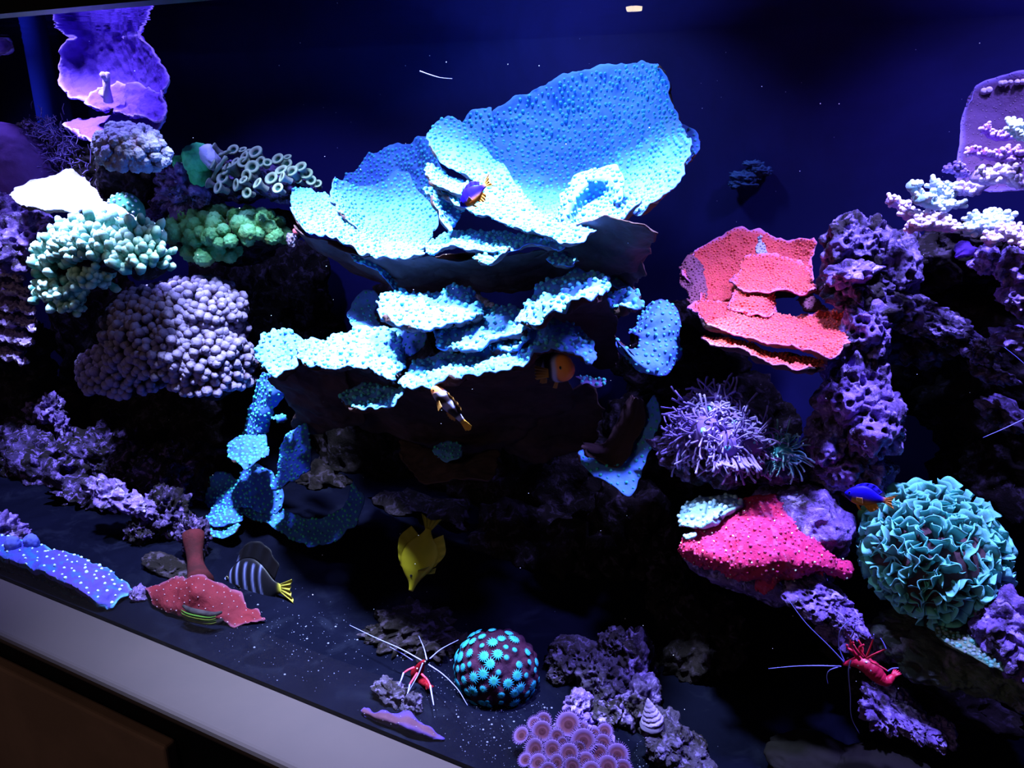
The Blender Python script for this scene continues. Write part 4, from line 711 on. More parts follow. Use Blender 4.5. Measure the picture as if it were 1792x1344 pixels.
b = MB(); G = crust(b, PKR, .0015, .0048, 71, rough=.0045, rfreq=60, edge=.006, thick=.01); b.build('crust', (m_pnk, m_pkn), pk)
b = MB(); crust(b, [[(1318, 1000, .15), (1345, 1005, .145), (1362, 1015, .145)], [(1322, 1025, .145), (1338, 1025, .14), (1356, 1030, .14)], [(1325, 1042, .14), (1336, 1048, .138), (1350, 1044, .14)]], .0015, .0048, 72, thick=.008, rough=.003); b.build('crust', (m_pnk, m_pkn), pk, label='pink lobe hanging from the crust')
nv, nu = G.shape[:2]; g = np.random.default_rng(3); du, dv = np.gradient(G, axis=1), np.gradient(G, axis=0); n = unit(np.cross(du, dv)); n = n * np.sign((n * (CAM - G)).sum(-1, keepdims=True))
jj, ii = np.meshgrid(np.arange(2, nv - 2), np.arange(2, nu - 2), indexing='ij'); pts = G[jj.ravel(), ii.ravel()]; nr = n[jj.ravel(), ii.ravel()]; k = pick(pts, .014, 5)
b = MB(); nubs(b, pts[k] + nr[k] * .0016, nr[k], .0008, 0, 8); b.build('polyp_centres', m_dot, pk, label='pale green polyp centres')
bc = thing('encrusting_coral', 'pale blue crusting coral on the left shoulder of the pink one', 'coral', P(1245, 890, 0.190))
m_pbl = mat('pale_blue_crust', (0.22, 0.44, 0.72), (0.34, 0.62, 0.78), nscale=60, bump=.001, bscale=500)
b = MB(); crust(b, [[(1200, 880, 0.210), (1230, 866, 0.220), (1262, 866, 0.225), (1300, 872, 0.220)], [(1188, 905, 0.195), (1225, 895, 0.190), (1262, 888, 0.190), (1290, 886, 0.195)], [(1192, 930, 0.180), (1215, 925, 0.170), (1240, 915, 0.170), (1262, 902, 0.175)]], .0024, .006, 73, rough=.003, thick=.009); crust(b, [[(1192, 938, 0.155), (1212, 932, 0.155)], [(1196, 948, 0.142), (1214, 942, 0.142)]], .002, .006, 75, rough=.002, thick=.006, edge=.002); b.build('crust', (m_pbl, mat('pale_blue_bump', (0.42, 0.68, 0.86))), bc)
bc2 = thing('encrusting_coral', 'thin pale blue crust along the top of the violet boulder', 'coral', P(1400, 862, 0.240))
b = MB(); crust(b, [[(1335, 872, 0.250), (1360, 862, 0.255), (1390, 853, 0.260), (1430, 862, 0.260), (1455, 875, 0.255)], [(1345, 882, 0.230), (1370, 875, 0.230), (1395, 862, 0.235), (1430, 870, 0.235), (1450, 882, 0.235)]], .002, .006, 74, rough=.002, thick=.006); b.build('crust', (m_pbl, m_pbl), bc2)

# ---- cabbage-like leaf coral
cb = thing('leaf_coral', 'big round mint green coral of crinkled cabbage-like leaves at lower right', 'coral', P(1625, 960, .22))
m_lf = mat('mint_leaf', (0.06, 0.13, 0.12), (0.06, 0.20, 0.19), nscale=30, bump=.0007, bscale=500, rough=.7, tip=(0.20, 0.80, 0.66))
b = MB(); g = np.random.default_rng(11); c = P(1632, 965, .25); s = S(c); R = np.array([128 * s, .085, 118 * s]); NA, NR = 15, 7
i = np.arange(520); z = 1 - 2 * (i + .5) / 520; a = i * 2.39996; D3 = np.stack([np.sqrt(1 - z * z) * np.cos(a), np.sqrt(1 - z * z) * np.sin(a), z], 1)
D3 = D3[(D3[:, 1] < .5) & (D3[:, 2] > -.8)]
for e in D3:
    nd = unit(e / R * R.mean() + [0, 0, .35]); R = np.array([128 * s, .085, 118 * s]) * (1 + .10 * float(vn(e * 1.7 + 3.3, 5))); p0 = c + e * R * .72; L = s * g.uniform(22, 40); W = s * g.uniform(16, 32) * .8; nd = unit(nd + g.normal(0, .22, 3))
    ax = unit(np.cross(nd, unit(g.normal(0, 1, 3) + [0, 0, .2]))); up_ = np.cross(ax, nd); V, T = [], []; ph = g.uniform(0, 6); cup = g.uniform(.25, .6); fr = g.integers(2, 5)
    for side in (0, 1):
        for r in range(NR):
            t = r / (NR - 1)
            for k in range(NA):
                th = (k / (NA - 1) - .5) * 2.5; wav = math.sin(th * fr + ph) * t * t
                q = p0 + nd * L * t * (.45 + .55 * math.cos(th * .75)) * (1 + .05 * math.sin(th * 4 + ph)) + ax * W * math.sin(th * .8) * (t ** .7) * 1.15 + up_ * (W * .34 * wav + cup * W * t * (th * th) * .35) - up_ * side * s * (2.6 * (1 - t) + 1.3)
                V.append(q); T.append(np.clip((t - .5) / .4, 0, 1) * (.75 + .25 * (1 - side)))
    o = NR * NA; F = []
    for r in range(NR - 1):
        for k in range(NA - 1):
            x = r * NA + k; F += [(x, x + 1, x + NA + 1, x + NA), (o + x + NA, o + x + NA + 1, o + x + 1, o + x)]
    F += [((NR - 1) * NA + k, (NR - 1) * NA + k + 1, o + (NR - 1) * NA + k + 1, o + (NR - 1) * NA + k) for k in range(NA - 1)]
    F += [(r * NA, (r + 1) * NA, o + (r + 1) * NA, o + r * NA) for r in range(NR - 1)] + [(r * NA + NA - 1, o + r * NA + NA - 1, o + (r + 1) * NA + NA - 1, (r + 1) * NA + NA - 1) for r in range(NR - 1)]
    b.add(V, F, 0, T)
b.build('leaves', m_lf, cb)
b = MB(); blob(b, c, R * .78, 5, .12, 2, 6); b.build('base', m_under, cb, label='dark brown base')

# ---- star-spotted dome on the floor
fv = thing('star_coral', 'round dark maroon dome coral covered with glowing cyan star polyps on the floor', 'coral', P(870, 1168, .11))
m_fv = mat('maroon_dome', (0.026, 0.006, 0.022), (0.018, 0.005, 0.020), nscale=40, bump=.0012, bscale=350, rough=.7); m_st = mat('cyan_star', (0.015, 0.24, 0.38), (0.02, 0.17, 0.30), nscale=160, rough=.5); m_ctr = mat('star_centre', (0.015, 0.17, 0.15))
c = P(870, 1170, .11); s = S(c); R = np.array([73 * s, .042, 64 * s]); b = MB(); pv = blob(b, c, R, 6, .03, 2, 3, 0, 4)
tv, tf = ico(6); nd0 = unit(tv / R); i = np.arange(150); z = 1 - 2 * (i + .5) / 150; a = i * 2.39996; dd = unit(np.stack([np.sqrt(1 - z * z) * np.cos(a), np.sqrt(1 - z * z) * np.sin(a), z], 1) + np.random.default_rng(2).normal(0, .05, (150, 3)))
dist = np.min(np.linalg.norm(tv[:, None] - dd[None], axis=2), axis=1); b.v[0] = b.v[0] + nd0 * (.0016 * (1 - np.clip(dist / .10, 0, 1)) - .0018 * np.clip((dist - .1) / .05, 0, 1))[:, None]
b.v[0][:, 2] = np.maximum(b.v[0][:, 2], 0.0005); b.build('dome', m_fv, fv)
stars = MB(); g = np.random.default_rng(6); first = {}
for e in dd:
    if e[1] > .3 or e[2] < -.8: continue
    nn_ = unit(e / R * R.mean()); p = c + e * R * 1.0 + nn_ * .0022
    key = int(g.integers(0, 3))
    if key not in first:
        q = MB(); K = 13 + key; V = [(0, 0, .0006)]; 
        for k in range(2 * K): aa = PI * k / K; r_ = (1.0 if k % 2 == 0 else .58) * (1 + .15 * math.sin(k * 3.3 + key)); V.append((r_ * math.cos(aa), r_ * math.sin(aa), -.08))
        for k in range(2 * K): aa = PI * k / K; V.append((.34 * math.cos(aa), .34 * math.sin(aa), .16))
        for k in range(2 * K): aa = PI * k / K; V.append((.98 * math.cos(aa), .98 * math.sin(aa), -.4))
        V[0] = (0, 0, .02); F = [(0, 1 + 2 * K + k, 1 + 2 * K + (k + 1) % (2 * K)) for k in range(2 * K)]; M = [1] * 2 * K
        F += [(1 + k, 1 + (k + 1) % (2 * K), 1 + 2 * K + (k + 1) % (2 * K), 1 + 2 * K + k) for k in range(2 * K)]; M += [0] * 2 * K
        q.add(np.array(V), F, M); o = q.build('polyp', (m_st, m_ctr), fv, loc=None); first[key] = o; used = False
    else: used = True
    o = first[key]
    if used: o = o.copy(); scene.collection.objects.link(o); o.parent = fv
    u, w, n3 = frame(nn_); sc = s * g.choice([5.5, 7.5, 8.5, 11]); an = g.uniform(0, 6); u2 = math.cos(an) * u + math.sin(an) * w; w2 = np.cross(n3, u2); lc = p - np.array(fv.location)
    o.matrix_local = Matrix([[u2[r] * sc, w2[r] * sc, n3[r] * sc, lc[r]] for r in range(3)] + [[0, 0, 0, 1]])

# ---- cup polyps (two colonies), each polyp a part
def polyp_mesh(kind, mats, root):
    b = MB(); n = 22
    prof = {'ring': [(.55, -1.6, 0), (.5, -.8, 0), (.72, -.25, 0), (1.0, .12, 0), (1.02, .25, 1), (.9, .33, 1), (.62, .30, 1), (.44, .05, 0), (.34, -.18, 2), (.0, -.25, 2)],
            'disc': [(.30, -1.6, 0), (.34, -.7, 0), (.7, -.2, 0), (1.0, .1, 0), (1.03, .16, 1), (.93, .17, 1), (.6, .05, 0), (.35, .02, 0), (.24, .08, 2), (.0, .0, 2)]}[kind]
    V, F, M, T = [], [], [], []
    for r, z, mi in prof:
        for k in range(n): a = 2 * PI * k / n; rr = r * (1 + .05 * math.sin(a * 2 + 1)); V.append((rr * math.cos(a), rr * math.sin(a), z)); T.append(1.0 if mi == 1 else 0)
    for j in range(len(prof) - 1):
        for k in range(n): F.append((j * n + k, j * n + (k + 1) % n, (j + 1) * n + (k + 1) % n, (j + 1) * n + k)); M.append(1 if prof[j + 1][2] == 2 else 0)
    b.add(V, F, M, T)
    if kind == 'disc':
        for k in range(40): a = 2 * PI * k / 40; d = np.array([math.cos(a), math.sin(a), 0]); tube(b, [d * .96 + [0, 0, .12], d * 1.24 + [0, 0, .20 + .10 * (k % 2)]], [.055, .03], 4, 0, 1.0, cap=False)
    return b.build('polyp', mats, root, loc=None)
def polyps(root, kind, mats, pts, seed=0, spread=.5, up=(0, -.8, .6)):
    g = np.random.default_rng(seed); first = None; ctr = np.array(root.location)
    for (px, py, Y, r, ox, oz) in pts:
        if first is None: o = first = polyp_mesh(kind, mats, root)
        else: o = first.copy(); scene.collection.objects.link(o); o.parent = root
        p = P(px, py, Y) if kind == 'ring' else PZ(px, py, .018 + .012 * math.exp(-((px - 1000) / 60) ** 2)); s = S(p); nn_ = unit(np.array(up) + [ox, 0, oz] + g.normal(0, spread * .35, 3)); u, w, n3 = frame(nn_); sc = r * s * (1.3 if kind == 'ring' else 1.12); lc = p - ctr
        o.matrix_local = Matrix([[u[k] * sc, w[k] * sc, n3[k] * sc, lc[k]] for k in range(3)] + [[0, 0, 0, 1]])
m_cup = mat('cup_polyp', (0.10, 0.14, 0.13), (0.13, 0.12, 0.15), nscale=3, bump=.0, rough=.6, tip=(0.24, 0.34, 0.24)); m_cupc = mat('cup_centre', (0.02, 0.09, 0.08))
cp = thing('cup_polyp_colony', 'colony of ring-shaped grey-green cup polyps at upper left against the dark water', 'coral', P(440, 300, .33))
CPP = [(409, 263, .33, 8, 0, .2), (448, 268, .33, 10.5, .1, .2), (429, 276, .32, 9, 0, 0), (427, 285, .315, 8.5, -.1, 0), (457, 284, .325, 8, .1, 0), (487, 279, .34, 8.5, .1, 0), (502, 287, .345, 7.5, .2, 0), (442, 293, .315, 9.5, .1, -.1), (493, 299, .33, 9, 0, 0), (511, 301, .34, 9, .1, 0), (527, 293, .35, 8.5, .2, .1), (537, 305, .355, 8.5, .2, 0), (495, 311, .32, 8, 0, -.1), (476, 313, .32, 9.5, .3, -.2), (433, 308, .305, 9, 0, -.4), (398, 297, .31, 9.5, -.2, -.3), (391, 312, .305, 9.5, 0, -.2), (427, 316, .30, 7, 0, 0), (415, 324, .30, 9, -.4, -.4), (452, 322, .30, 8.8, 0, -.1), (383, 329, .295, 8.8, 0, -.1), (433, 338, .30, 7.6, 0, -.2), (487, 330, .31, 7.8, 0, .1), (374, 262, .325, 9.5, -.9, .2), (374, 288, .305, 7, -.9, 0), (366, 321, .30, 7.5, -1.2, 0), (425, 263, .335, 6, .2, .8), (436, 266, .335, 6, .1, .8), (413, 283, .32, 6.5, -.3, .5), (468, 285, .325, 6, .7, .2), (524, 316, .35, 5.5, .1, 0), (545, 316, .355, 7, .3, 0), (408, 291, .31, 9, -.5, .6), (503, 276, .35, 6, .1, .8), (556, 322, .36, 6, .3, 0)]
polyps(cp, 'ring', (m_cup, m_cupc), CPP, 3, .4)
b = MB()
for st in ([(372, 318, .305), (378, 300, .305), (388, 285, .305), (396, 275, .31)], [(385, 272, .32), (395, 268, .32), (402, 263, .32)]): w = smooth_line([P(*q) for q in st], 9); tube(b, w, S(w[0]) * 3.6 * (1 + .2 * np.sin(np.arange(9) * 1.8)), 8, 0, .6)
b.build('stalk', m_cup, cp, label='thin leaning stalks')
m_zo = mat('mauve_zoa', (0.060, 0.018, 0.036), (0.048, 0.015, 0.038), nscale=4, rough=.7, tip=(0.10, 0.055, 0.19)); m_zoc = mat('zoa_centre', (0.032, 0.008, 0.016))
zc = thing('button_polyp_colony', 'cluster of mauve-brown frilly button polyps at the bottom edge of the view', 'coral', P(1000, 1310, .06))
ZP = [(952, 1262, .085, 13, 0, 0), (936, 1267, .08, 11, -.2, 0), (995, 1268, .085, 19, 0, 0), (949, 1280, .07, 16, -.1, 0), (913, 1287, .06, 13, -.2, 0), (937, 1312, .05, 17, -.1, 0), (967, 1312, .055, 15, 0, 0), (996, 1318, .055, 15, 0, 0), (1021, 1297, .07, 19, .1, 0), (1055, 1301, .07, 14, .1, 0), (1080, 1321, .06, 17, .3, 0), (1049, 1318, .06, 14, 0, 0), (1015, 1309, .06, 10, 0, -.3), (942, 1335, .04, 14, 0, 0), (975, 1335, .045, 13, 0, 0), (1002, 1341, .045, 14, 0, 0), (1025, 1332, .05, 14, 0, 0), (1064, 1342, .05, 17, 0, 0), (1035, 1350, .04, 15, 0, 0), (920, 1330, .04, 11, -.3, 0), (1058, 1280, .085, 12, .3, .2), (1018, 1275, .085, 10, .3, 0), (975, 1288, .07, 11, 0, -.3), (930, 1296, .06, 10, -.2, -.3), (1040, 1285, .08, 10, 0, 0), (985, 1300, .065, 9, 0, 0), (960, 1350, .035, 14, 0, 0), (1090, 1345, .05, 14, .2, 0)]
polyps(zc, 'disc', (m_zo, m_zoc), ZP, 5, .35, (0, -.65, .75))
b = MB(); c = PZ(1005, 1320, .0); s = S(c); blob(b, c, (74 * s, .036, .019), 5, .2, 2.5, 9)
b.v[0][:, 2] = np.maximum(b.v[0][:, 2], 0.0005); b.build('base', m_rockp, zc, label='purple rock base')
# green button polyps on the right shelf: far too many and tiny
gz = thing('encrusting_coral', 'green fringe of tiny bubbly polyps along the right-hand rock shelf edge', 'coral', P(1760, 1165, .16))
b = MB(); crust(b, [[(1640, 1092, .20), (1690, 1110, .185), (1740, 1140, .175), (1800, 1160, .17)], [(1635, 1105, .185), (1685, 1128, .17), (1740, 1158, .16), (1800, 1180, .155)], [(1650, 1118, .17), (1690, 1140, .16), (1740, 1172, .15), (1800, 1195, .145)]], .0018, .0036, 81, rough=.002, thick=.004, edge=.004); b.build('crust', (mat('dark_green_crust', (0.06, 0.14, 0.08), (0.14, 0.22, 0.12), nscale=60), mat('green_bubble', (0.10, 0.40, 0.28), (0.25, 0.32, 0.30), nscale=90)), gz)

# ---- mats on the floor, lower left
bm_ = thing('encrusting_coral', 'flat blue-violet coral mat speckled with pale polyps on the floor at lower left', 'coral', P(110, 1010, .05))
m_mat = mat('blue_violet_mat', (0.045, 0.055, 0.36), (0.07, 0.045, 0.32), (0.02, 0.11, 0.33), nscale=14, bump=.0012, bscale=260, rough=.7, tip=(0.10, 0.36, 0.85)); m_matp = mat('mat_polyp', (0.50, 0.78, 0.86))
def lift(rows, z): return [[tuple(PZ(x, y, zz) ) for x, y, zz in r] for r in rows]
b = MB(); sheet(b, lift([[(-20, 925, .02), (40, 945, .026), (110, 965, .022), (165, 985, .018), (205, 1005, .01)], [(-20, 955, .026), (50, 970, .03), (120, 990, .028), (180, 1010, .02), (225, 1030, .006)], [(-25, 985, .022), (50, 1005, .024), (110, 1030, .022), (160, 1050, .014), (215, 1055, .004)], [(-30, 1005, .008), (50, 1030, .008), (110, 1055, .006), (165, 1070, .004), (205, 1066, .002)]], 0), gap=.0105, nubr=.0019, world=True, rough=.003, rfreq=70, mis=(0, 0, 1), thick=.006, edge=.006, seed=91, tipedge=True); b.v = [np.column_stack([v[:, 0], np.maximum(v[:, 1], .002), np.maximum(v[:, 2], .0005)]) for v in b.v]; b.build('mat', (m_mat, m_matp), bm_)
b = MB(); 
for (x, y) in ((55, 948), (22, 952)): b = MB(); p = PZ(x, y, .034); blob(b, p, (.011, .009, .011), 4, .1, 2, x); b.build('lobe', mat('periwinkle_lobe', (0.10, 0.13, 0.55)), bm_, label='round periwinkle blue lobe')
rm = thing('encrusting_coral', 'dark red speckled coral sheet spread on the floor with a short trunk, lower left', 'coral', P(345, 1045, .08))
m_drd = mat('dark_red_sheet', (0.115, 0.012, 0.020), (0.085, 0.009, 0.017), nscale=20, bump=.0008, bscale=300, rough=.75, tip=(0.14, 0.045, 0.10)); m_dot2 = mat('pink_speck', (0.25, 0.15, 0.22))
b = MB(); sheet(b, lift([[(258, 1020, .012), (300, 1012, .022), (345, 1008, .04), (385, 1020, .03), (430, 1050, .015), (470, 1080, .006)], [(250, 1035, .012), (300, 1035, .022), (345, 1035, .035), (385, 1045, .025), (425, 1065, .012), (465, 1086, .004)], [(265, 1055, .008), (300, 1060, .014), (345, 1065, .018), (385, 1072, .014), (420, 1082, .006), (455, 1090, .003)], [(285, 1072, .003), (315, 1079, .005), (350, 1085, .005), (385, 1090, .004), (420, 1094, .002), (445, 1097, .0015)]], 0), gap=.008, nubr=.0009, world=True, rough=.002, mis=(0, 0, 1), thick=.004, edge=.006, seed=92, tipedge=True); b.v = [np.column_stack([v[:, 0], v[:, 1], np.maximum(v[:, 2], .0005)]) for v in b.v]; b.build('sheet', (m_drd, m_dot2), rm)
b = MB(); p0, p1, p2 = PZ(350, 1020, .012), P(342, 985, .115), P(338, 935, .14); tube(b, smooth_line([p0, p1, p2], 9), [.017, .0145, .0125, .011, .010, .010, .011, .013, .014], 18); b.build('trunk', mat('shaded_red_trunk', (0.030, 0.007, 0.010), (0.06, 0.009, 0.014), nscale=20, bump=.001, rough=.9), rm, label='trunk with its shadow put into a darker brown-red')  # shadow on the trunk is put into this darker colour
lc_ = thing('leather_coral', 'mauve-pink crinkled coral slab lying against the glass above the ledge', 'coral', P(700, 1265, .014))
b = MB(); sheet(b, lift([[(628, 1230, .003), (655, 1240, .007), (690, 1249, .008), (715, 1246, .009), (745, 1262, .008), (768, 1280, .003)], [(627, 1240, .004), (660, 1254, .008), (700, 1268, .009), (740, 1281, .008), (771, 1291, .003)], [(632, 1250, .002), (665, 1265, .002), (705, 1281, .002), (740, 1294, .002), (765, 1301, .001)]], 0), gap=.009, nubr=.0006, world=True, rough=.0015, mis=(0, 0, 1), thick=.005, edge=.005, seed=93, tipedge=True, dens=.0016); b.v = [np.column_stack([v[:, 0], np.maximum(v[:, 1], .002), np.maximum(v[:, 2], .0005)]) for v in b.v]; b.build('slab', (mat('mauve_slab', (0.055, 0.022, 0.045), (0.07, 0.03, 0.055), nscale=30, bump=.0006, tip=(0.04, 0.025, 0.20)), mat('slab_speck', (0.15, 0.12, 0.22))), lc_)
# blue reflection in the glass, built as solid lumps on the back pane
blue_reflection = thing('encrusting_coral', 'faint blue fuzzy reflection built as a patch on the dark back pane', 'coral', P(1312, 305, .548))
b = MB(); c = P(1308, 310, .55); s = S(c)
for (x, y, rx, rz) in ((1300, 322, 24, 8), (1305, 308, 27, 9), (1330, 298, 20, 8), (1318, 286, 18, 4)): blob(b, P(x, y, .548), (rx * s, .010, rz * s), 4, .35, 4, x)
b.build('crust', mat('dim_blue_reflection', (0.05, 0.12, 0.30), (0.03, 0.06, 0.18), nscale=90, bump=.002, bscale=300), blue_reflection)
rl_ = thing('encrusting_coral', 'small violet crust with green flecks in the dark right of the orange-faced clownfish', 'coral', P(1040, 662, .26))
b = MB(); sheet(b, [[(1000, 655, .27), (1020, 658, .275), (1045, 665, .27), (1066, 655, .27)], [(1004, 664, .255), (1025, 670, .255), (1045, 674, .255), (1066, 672, .26)]], gap=.0055, nubr=.0022, mis=(0, 0, 1), edge=.006, seed=94); b.build('crust', (mat('dim_violet', (0.14, 0.10, 0.30)), m_nubg), rl_)
pn2 = thing('lump_coral', 'tiny red-and-grey coral nub left of the large blue scroll coral', 'coral', P(515, 415, .33))
b = MB(); s = S(P(515, 415, .33)); blob(b, P(510, 420, .33), (8 * s, .007, 12 * s), 4, .3, 3, 2); b.build('body', m_pal, pn2); b = MB(); blob(b, P(518, 405, .33), 6 * s, 3, .1, 2, 3); b.build('red_tip', mat('salmon', (0.6, .12, .16)), pn2, label='salmon red tip')

# ================================================================ fish
def fish_frame(nose, tail, up_hint, roll_to_cam=1.0):
    x = unit(nose - tail); z = unit(up_hint - x * (up_hint @ x)); y = np.cross(z, x); return x, y, z
def loft_fish(prof, colf, nx=60, nr=28, pw=1.0):
    pr = np.array(prof); t = np.linspace(0, 1, nx); t = t * t * (3 - 2 * t) * .5 + t * .5
    q = smooth_line(np.array([[a, b, c] for a, b, c, d in prof]), nx); wd = smooth_line(np.array([[a, d, 0] for a, b, c, d in prof]), nx)
    V, F, n = [], [], len(q)
    for i in range(n):
        top, bot, w = q[i, 1], q[i, 2], max(wd[min(i, n - 1), 1], .002)
        w = np.interp(q[i, 0], pr[::-1, 0] if pr[0, 0] > pr[-1, 0] else pr[:, 0], pr[::-1, 3] if pr[0, 0] > pr[-1, 0] else pr[:, 3])
        for k in range(nr):
            a = 2 * PI * k / nr; V.append((q[i, 0], w * math.copysign(abs(math.cos(a)) ** .9, math.cos(a)), (top + bot) / 2 + (top - bot) / 2 * math.sin(a)))
    for i in range(n - 1):
        for k in range(nr): F.append((i * nr + k, i * nr + (k + 1) % nr, (i + 1) * nr + (k + 1) % nr, (i + 1) * nr + k))
    F.append(tuple(range(nr))[::-1]); F.append(tuple(range((n - 1) * nr, n * nr)))
    V = np.array(V); return V, F, colf(V)
def fin_grid(base, outer, col, n=26, m=9, th=.006, wave=.012, seed=0):
    A, B = smooth_line(base, n), smooth_line(outer, n); V, C = [], []; F = []
    for s in (-1, 1):
        for j in range(m):
            t = j / (m - 1)
            for i in range(n):
                p = A[i] * (1 - t) + B[i] * t; yy = wave * t * math.sin(i * 1.1 + seed) + .0025 * math.sin(i * 2.6) * (t > .05)
                V.append(p + np.array([0, yy + s * th * .5 * (1.1 - t), 0])); C.append(col(p) if callable(col) else col)
    o = n * m
    for j in range(m - 1):
        for i in range(n - 1): x = j * n + i; F += [(x, x + n, x + n + 1, x + 1), (o + x, o + x + 1, o + x + n + 1, o + x + n)]
    ring = list(range(n)) + [j * n + n - 1 for j in range(1, m)] + [(m - 1) * n + i for i in range(n - 2, -1, -1)] + [j * n for j in range(m - 2, 0, -1)]
    for x in range(len(ring)): a, b = ring[x], ring[(x + 1) % len(ring)]; F.append((a, b, o + b, o + a))
    return V, F, C
m_fish = mat('fish_skin', (1, 1, 1), vcol=True, rough=.5, bump=.0001, bscale=900, spec=.2); m_eye = mat('fish_eye', (0.004, 0.004, 0.006), rough=.1, spec=.6); m_iris = mat('fish_iris', (0.25, 0.22, 0.1), rough=.3)
def fish(name, label, group, nose, tail, up, prof, colf, fins, eye, flip=1):
    L = np.linalg.norm(nose - tail); x, y, z = fish_frame(nose, tail, np.array(up, float)); root = thing(name, label, 'fish', tail, group)
    def tf(V): V = np.asarray(V, float) * L; return tail + V[:, :1] * x + V[:, 1:2] * y + V[:, 2:] * z
    V, F, C = loft_fish(prof, colf); b = MB(); b.add(tf(V), F, 0, 0, C); b.build('body', m_fish, root)
    for fn, base, outer, col, *r in fins: V, F, C = fin_grid(np.array(base, float), np.array(outer, float), col, seed=len(fn), **(r[0] if r else {})); b = MB(); b.add(tf(V), F, 0, 0, C); b.build(fn, m_fish, root)
    ex, ez, er, ew = eye
    for sg in (-1, 1):
        p = tf([[ex, sg * ew, ez]])[0]; b = MB(); v, f = ico(3); b.add(p + (v[:, :1] * x + v[:, 1:2] * y * .55 + v[:, 2:] * z) * er * L, f, 0); b.build('eye', m_eye, root)
        b = MB(); a = np.linspace(0, 2 * PI, 25); tube(b, [p + (math.cos(t) * x + math.sin(t) * z) * er * L * 1.02 + y * sg * er * L * .05 for t in a], er * L * .16, 5, cap=False); b.build('eye_ring', m_iris, root)
    return root
BL, OR = (0.008, 0.001, 0.50), (0.75, 0.30, 0.05)
dam_prof = [(1.0, .0, -.03, .012), (.96, .05, -.075, .045), (.86, .13, -.14, .085), (.72, .195, -.19, .105), (.55, .225, -.205, .10), (.38, .19, -.17, .075), (.22, .11, -.105, .045), (.10, .065, -.065, .028), (.0, .06, -.06, .018)]
dam_prof = [(a, b * 1.22, c * 1.22, d) for a, b, c, d in dam_prof]
def dcol(V):
    C = np.tile(BL, (len(V), 1)); k = 1 / (1 + np.exp((V[:, 2] + .115 - .03 * V[:, 0]) * 60)); k = np.maximum(k * (V[:, 0] < .8), 1 / (1 + np.exp((V[:, 0] - .05) * 60))); return C * (1 - k)[:, None] + np.array(OR) * k[:, None]
dfins = [('dorsal_fin', [(.78, 0, .17), (.55, 0, .215), (.35, 0, .185), (.17, 0, .09)], [(.74, 0, .22), (.55, 0, .29), (.32, 0, .29), (.10, 0, .16)], (0.03, .015, .7)),
         ('anal_fin', [(.48, 0, -.19), (.35, 0, -.16), (.2, 0, -.10)], [(.46, 0, -.22), (.30, 0, -.31), (.12, 0, -.19)], OR),
         ('tail_fin', [(.03, 0, .055), (.0, 0, 0), (.03, 0, -.055)], [(-.26, 0, .17), (-.14, 0, 0), (-.24, 0, -.17)], (0.80, .34, .07)),
         ('pelvic_fin', [(.70, 0, -.185), (.62, 0, -.20)], [(.60, .02, -.30), (.52, .02, -.32)], OR), ('pectoral_fin', [(.70, .10, -.04), (.69, .10, -.12)], [(.55, .20, -.02), (.52, .18, -.14)], (.7, .35, .12))]
dfins = [(f_[0], [(a, y, z * 1.2) for a, y, z in f_[1]], [(a, y, z * 1.2) for a, y, z in f_[2]], f_[3]) for f_ in dfins]
GD = 'blue damselfish with orange bellies'
fish('damselfish', 'violet-blue damselfish with orange tail in front of the huge blue scroll coral', GD, P(805, 360, .115), P(850, 323, .12), (-.35, .15, .95), dam_prof, dcol, dfins, (.88, .035, .022, .072))
fish('damselfish', 'deep blue damselfish with orange belly beside the mint cabbage-like leaf coral', GD, P(1478, 862, .12), P(1550, 876, .12), (-.145, .28, .95), dam_prof, dcol, dfins, (.88, .035, .022, .072))

clown_prof = [(1.0, .02, -.04, .03), (.96, .085, -.09, .075), (.86, .15, -.14, .115), (.70, .18, -.17, .125), (.52, .175, -.165, .11), (.34, .135, -.13, .085), (.18, .09, -.09, .05), (.06, .075, -.075, .03), (.0, .08, -.08, .02)]
def ccol(V):
    x, z = V[:, 0], V[:, 2]; C = np.tile((0.010, 0.004, 0.010), (len(V), 1)); o = np.array((0.85, 0.26, 0.07)); w = np.array((0.42, 0.43, 0.80))
    def band(c, hw): return 1 / (1 + np.exp((np.abs(x - c) - hw) * 130))
    k = 1 / (1 + np.exp(-(x - .84 + .5 * (z + .02) * (z > 0)) * 70)); C = C * (1 - k)[:, None] + o * k[:, None]
    k = np.clip(1 / (1 + np.exp(-(x + .0) * -120)), 0, 1) * 0 + 1 / (1 + np.exp((x - .055) * 110)); C = C * (1 - k)[:, None] + np.array((.72, .36, .04)) * k[:, None]
    for c, hw in ((.80 - 0, .045), (.475, .078), (.135, .05)):
        cc = c + .05 * (np.cos(z * 14) - .5) * (c > .6) + .03 * np.cos(z * 18) * (.3 < c < .6); k = 1 / (1 + np.exp((np.abs(x - cc) - hw) * 130)); C = C * (1 - k)[:, None] + w * k[:, None]
    return C
DK, OY = (0.02, .01, .015), (0.42, .20, .05)
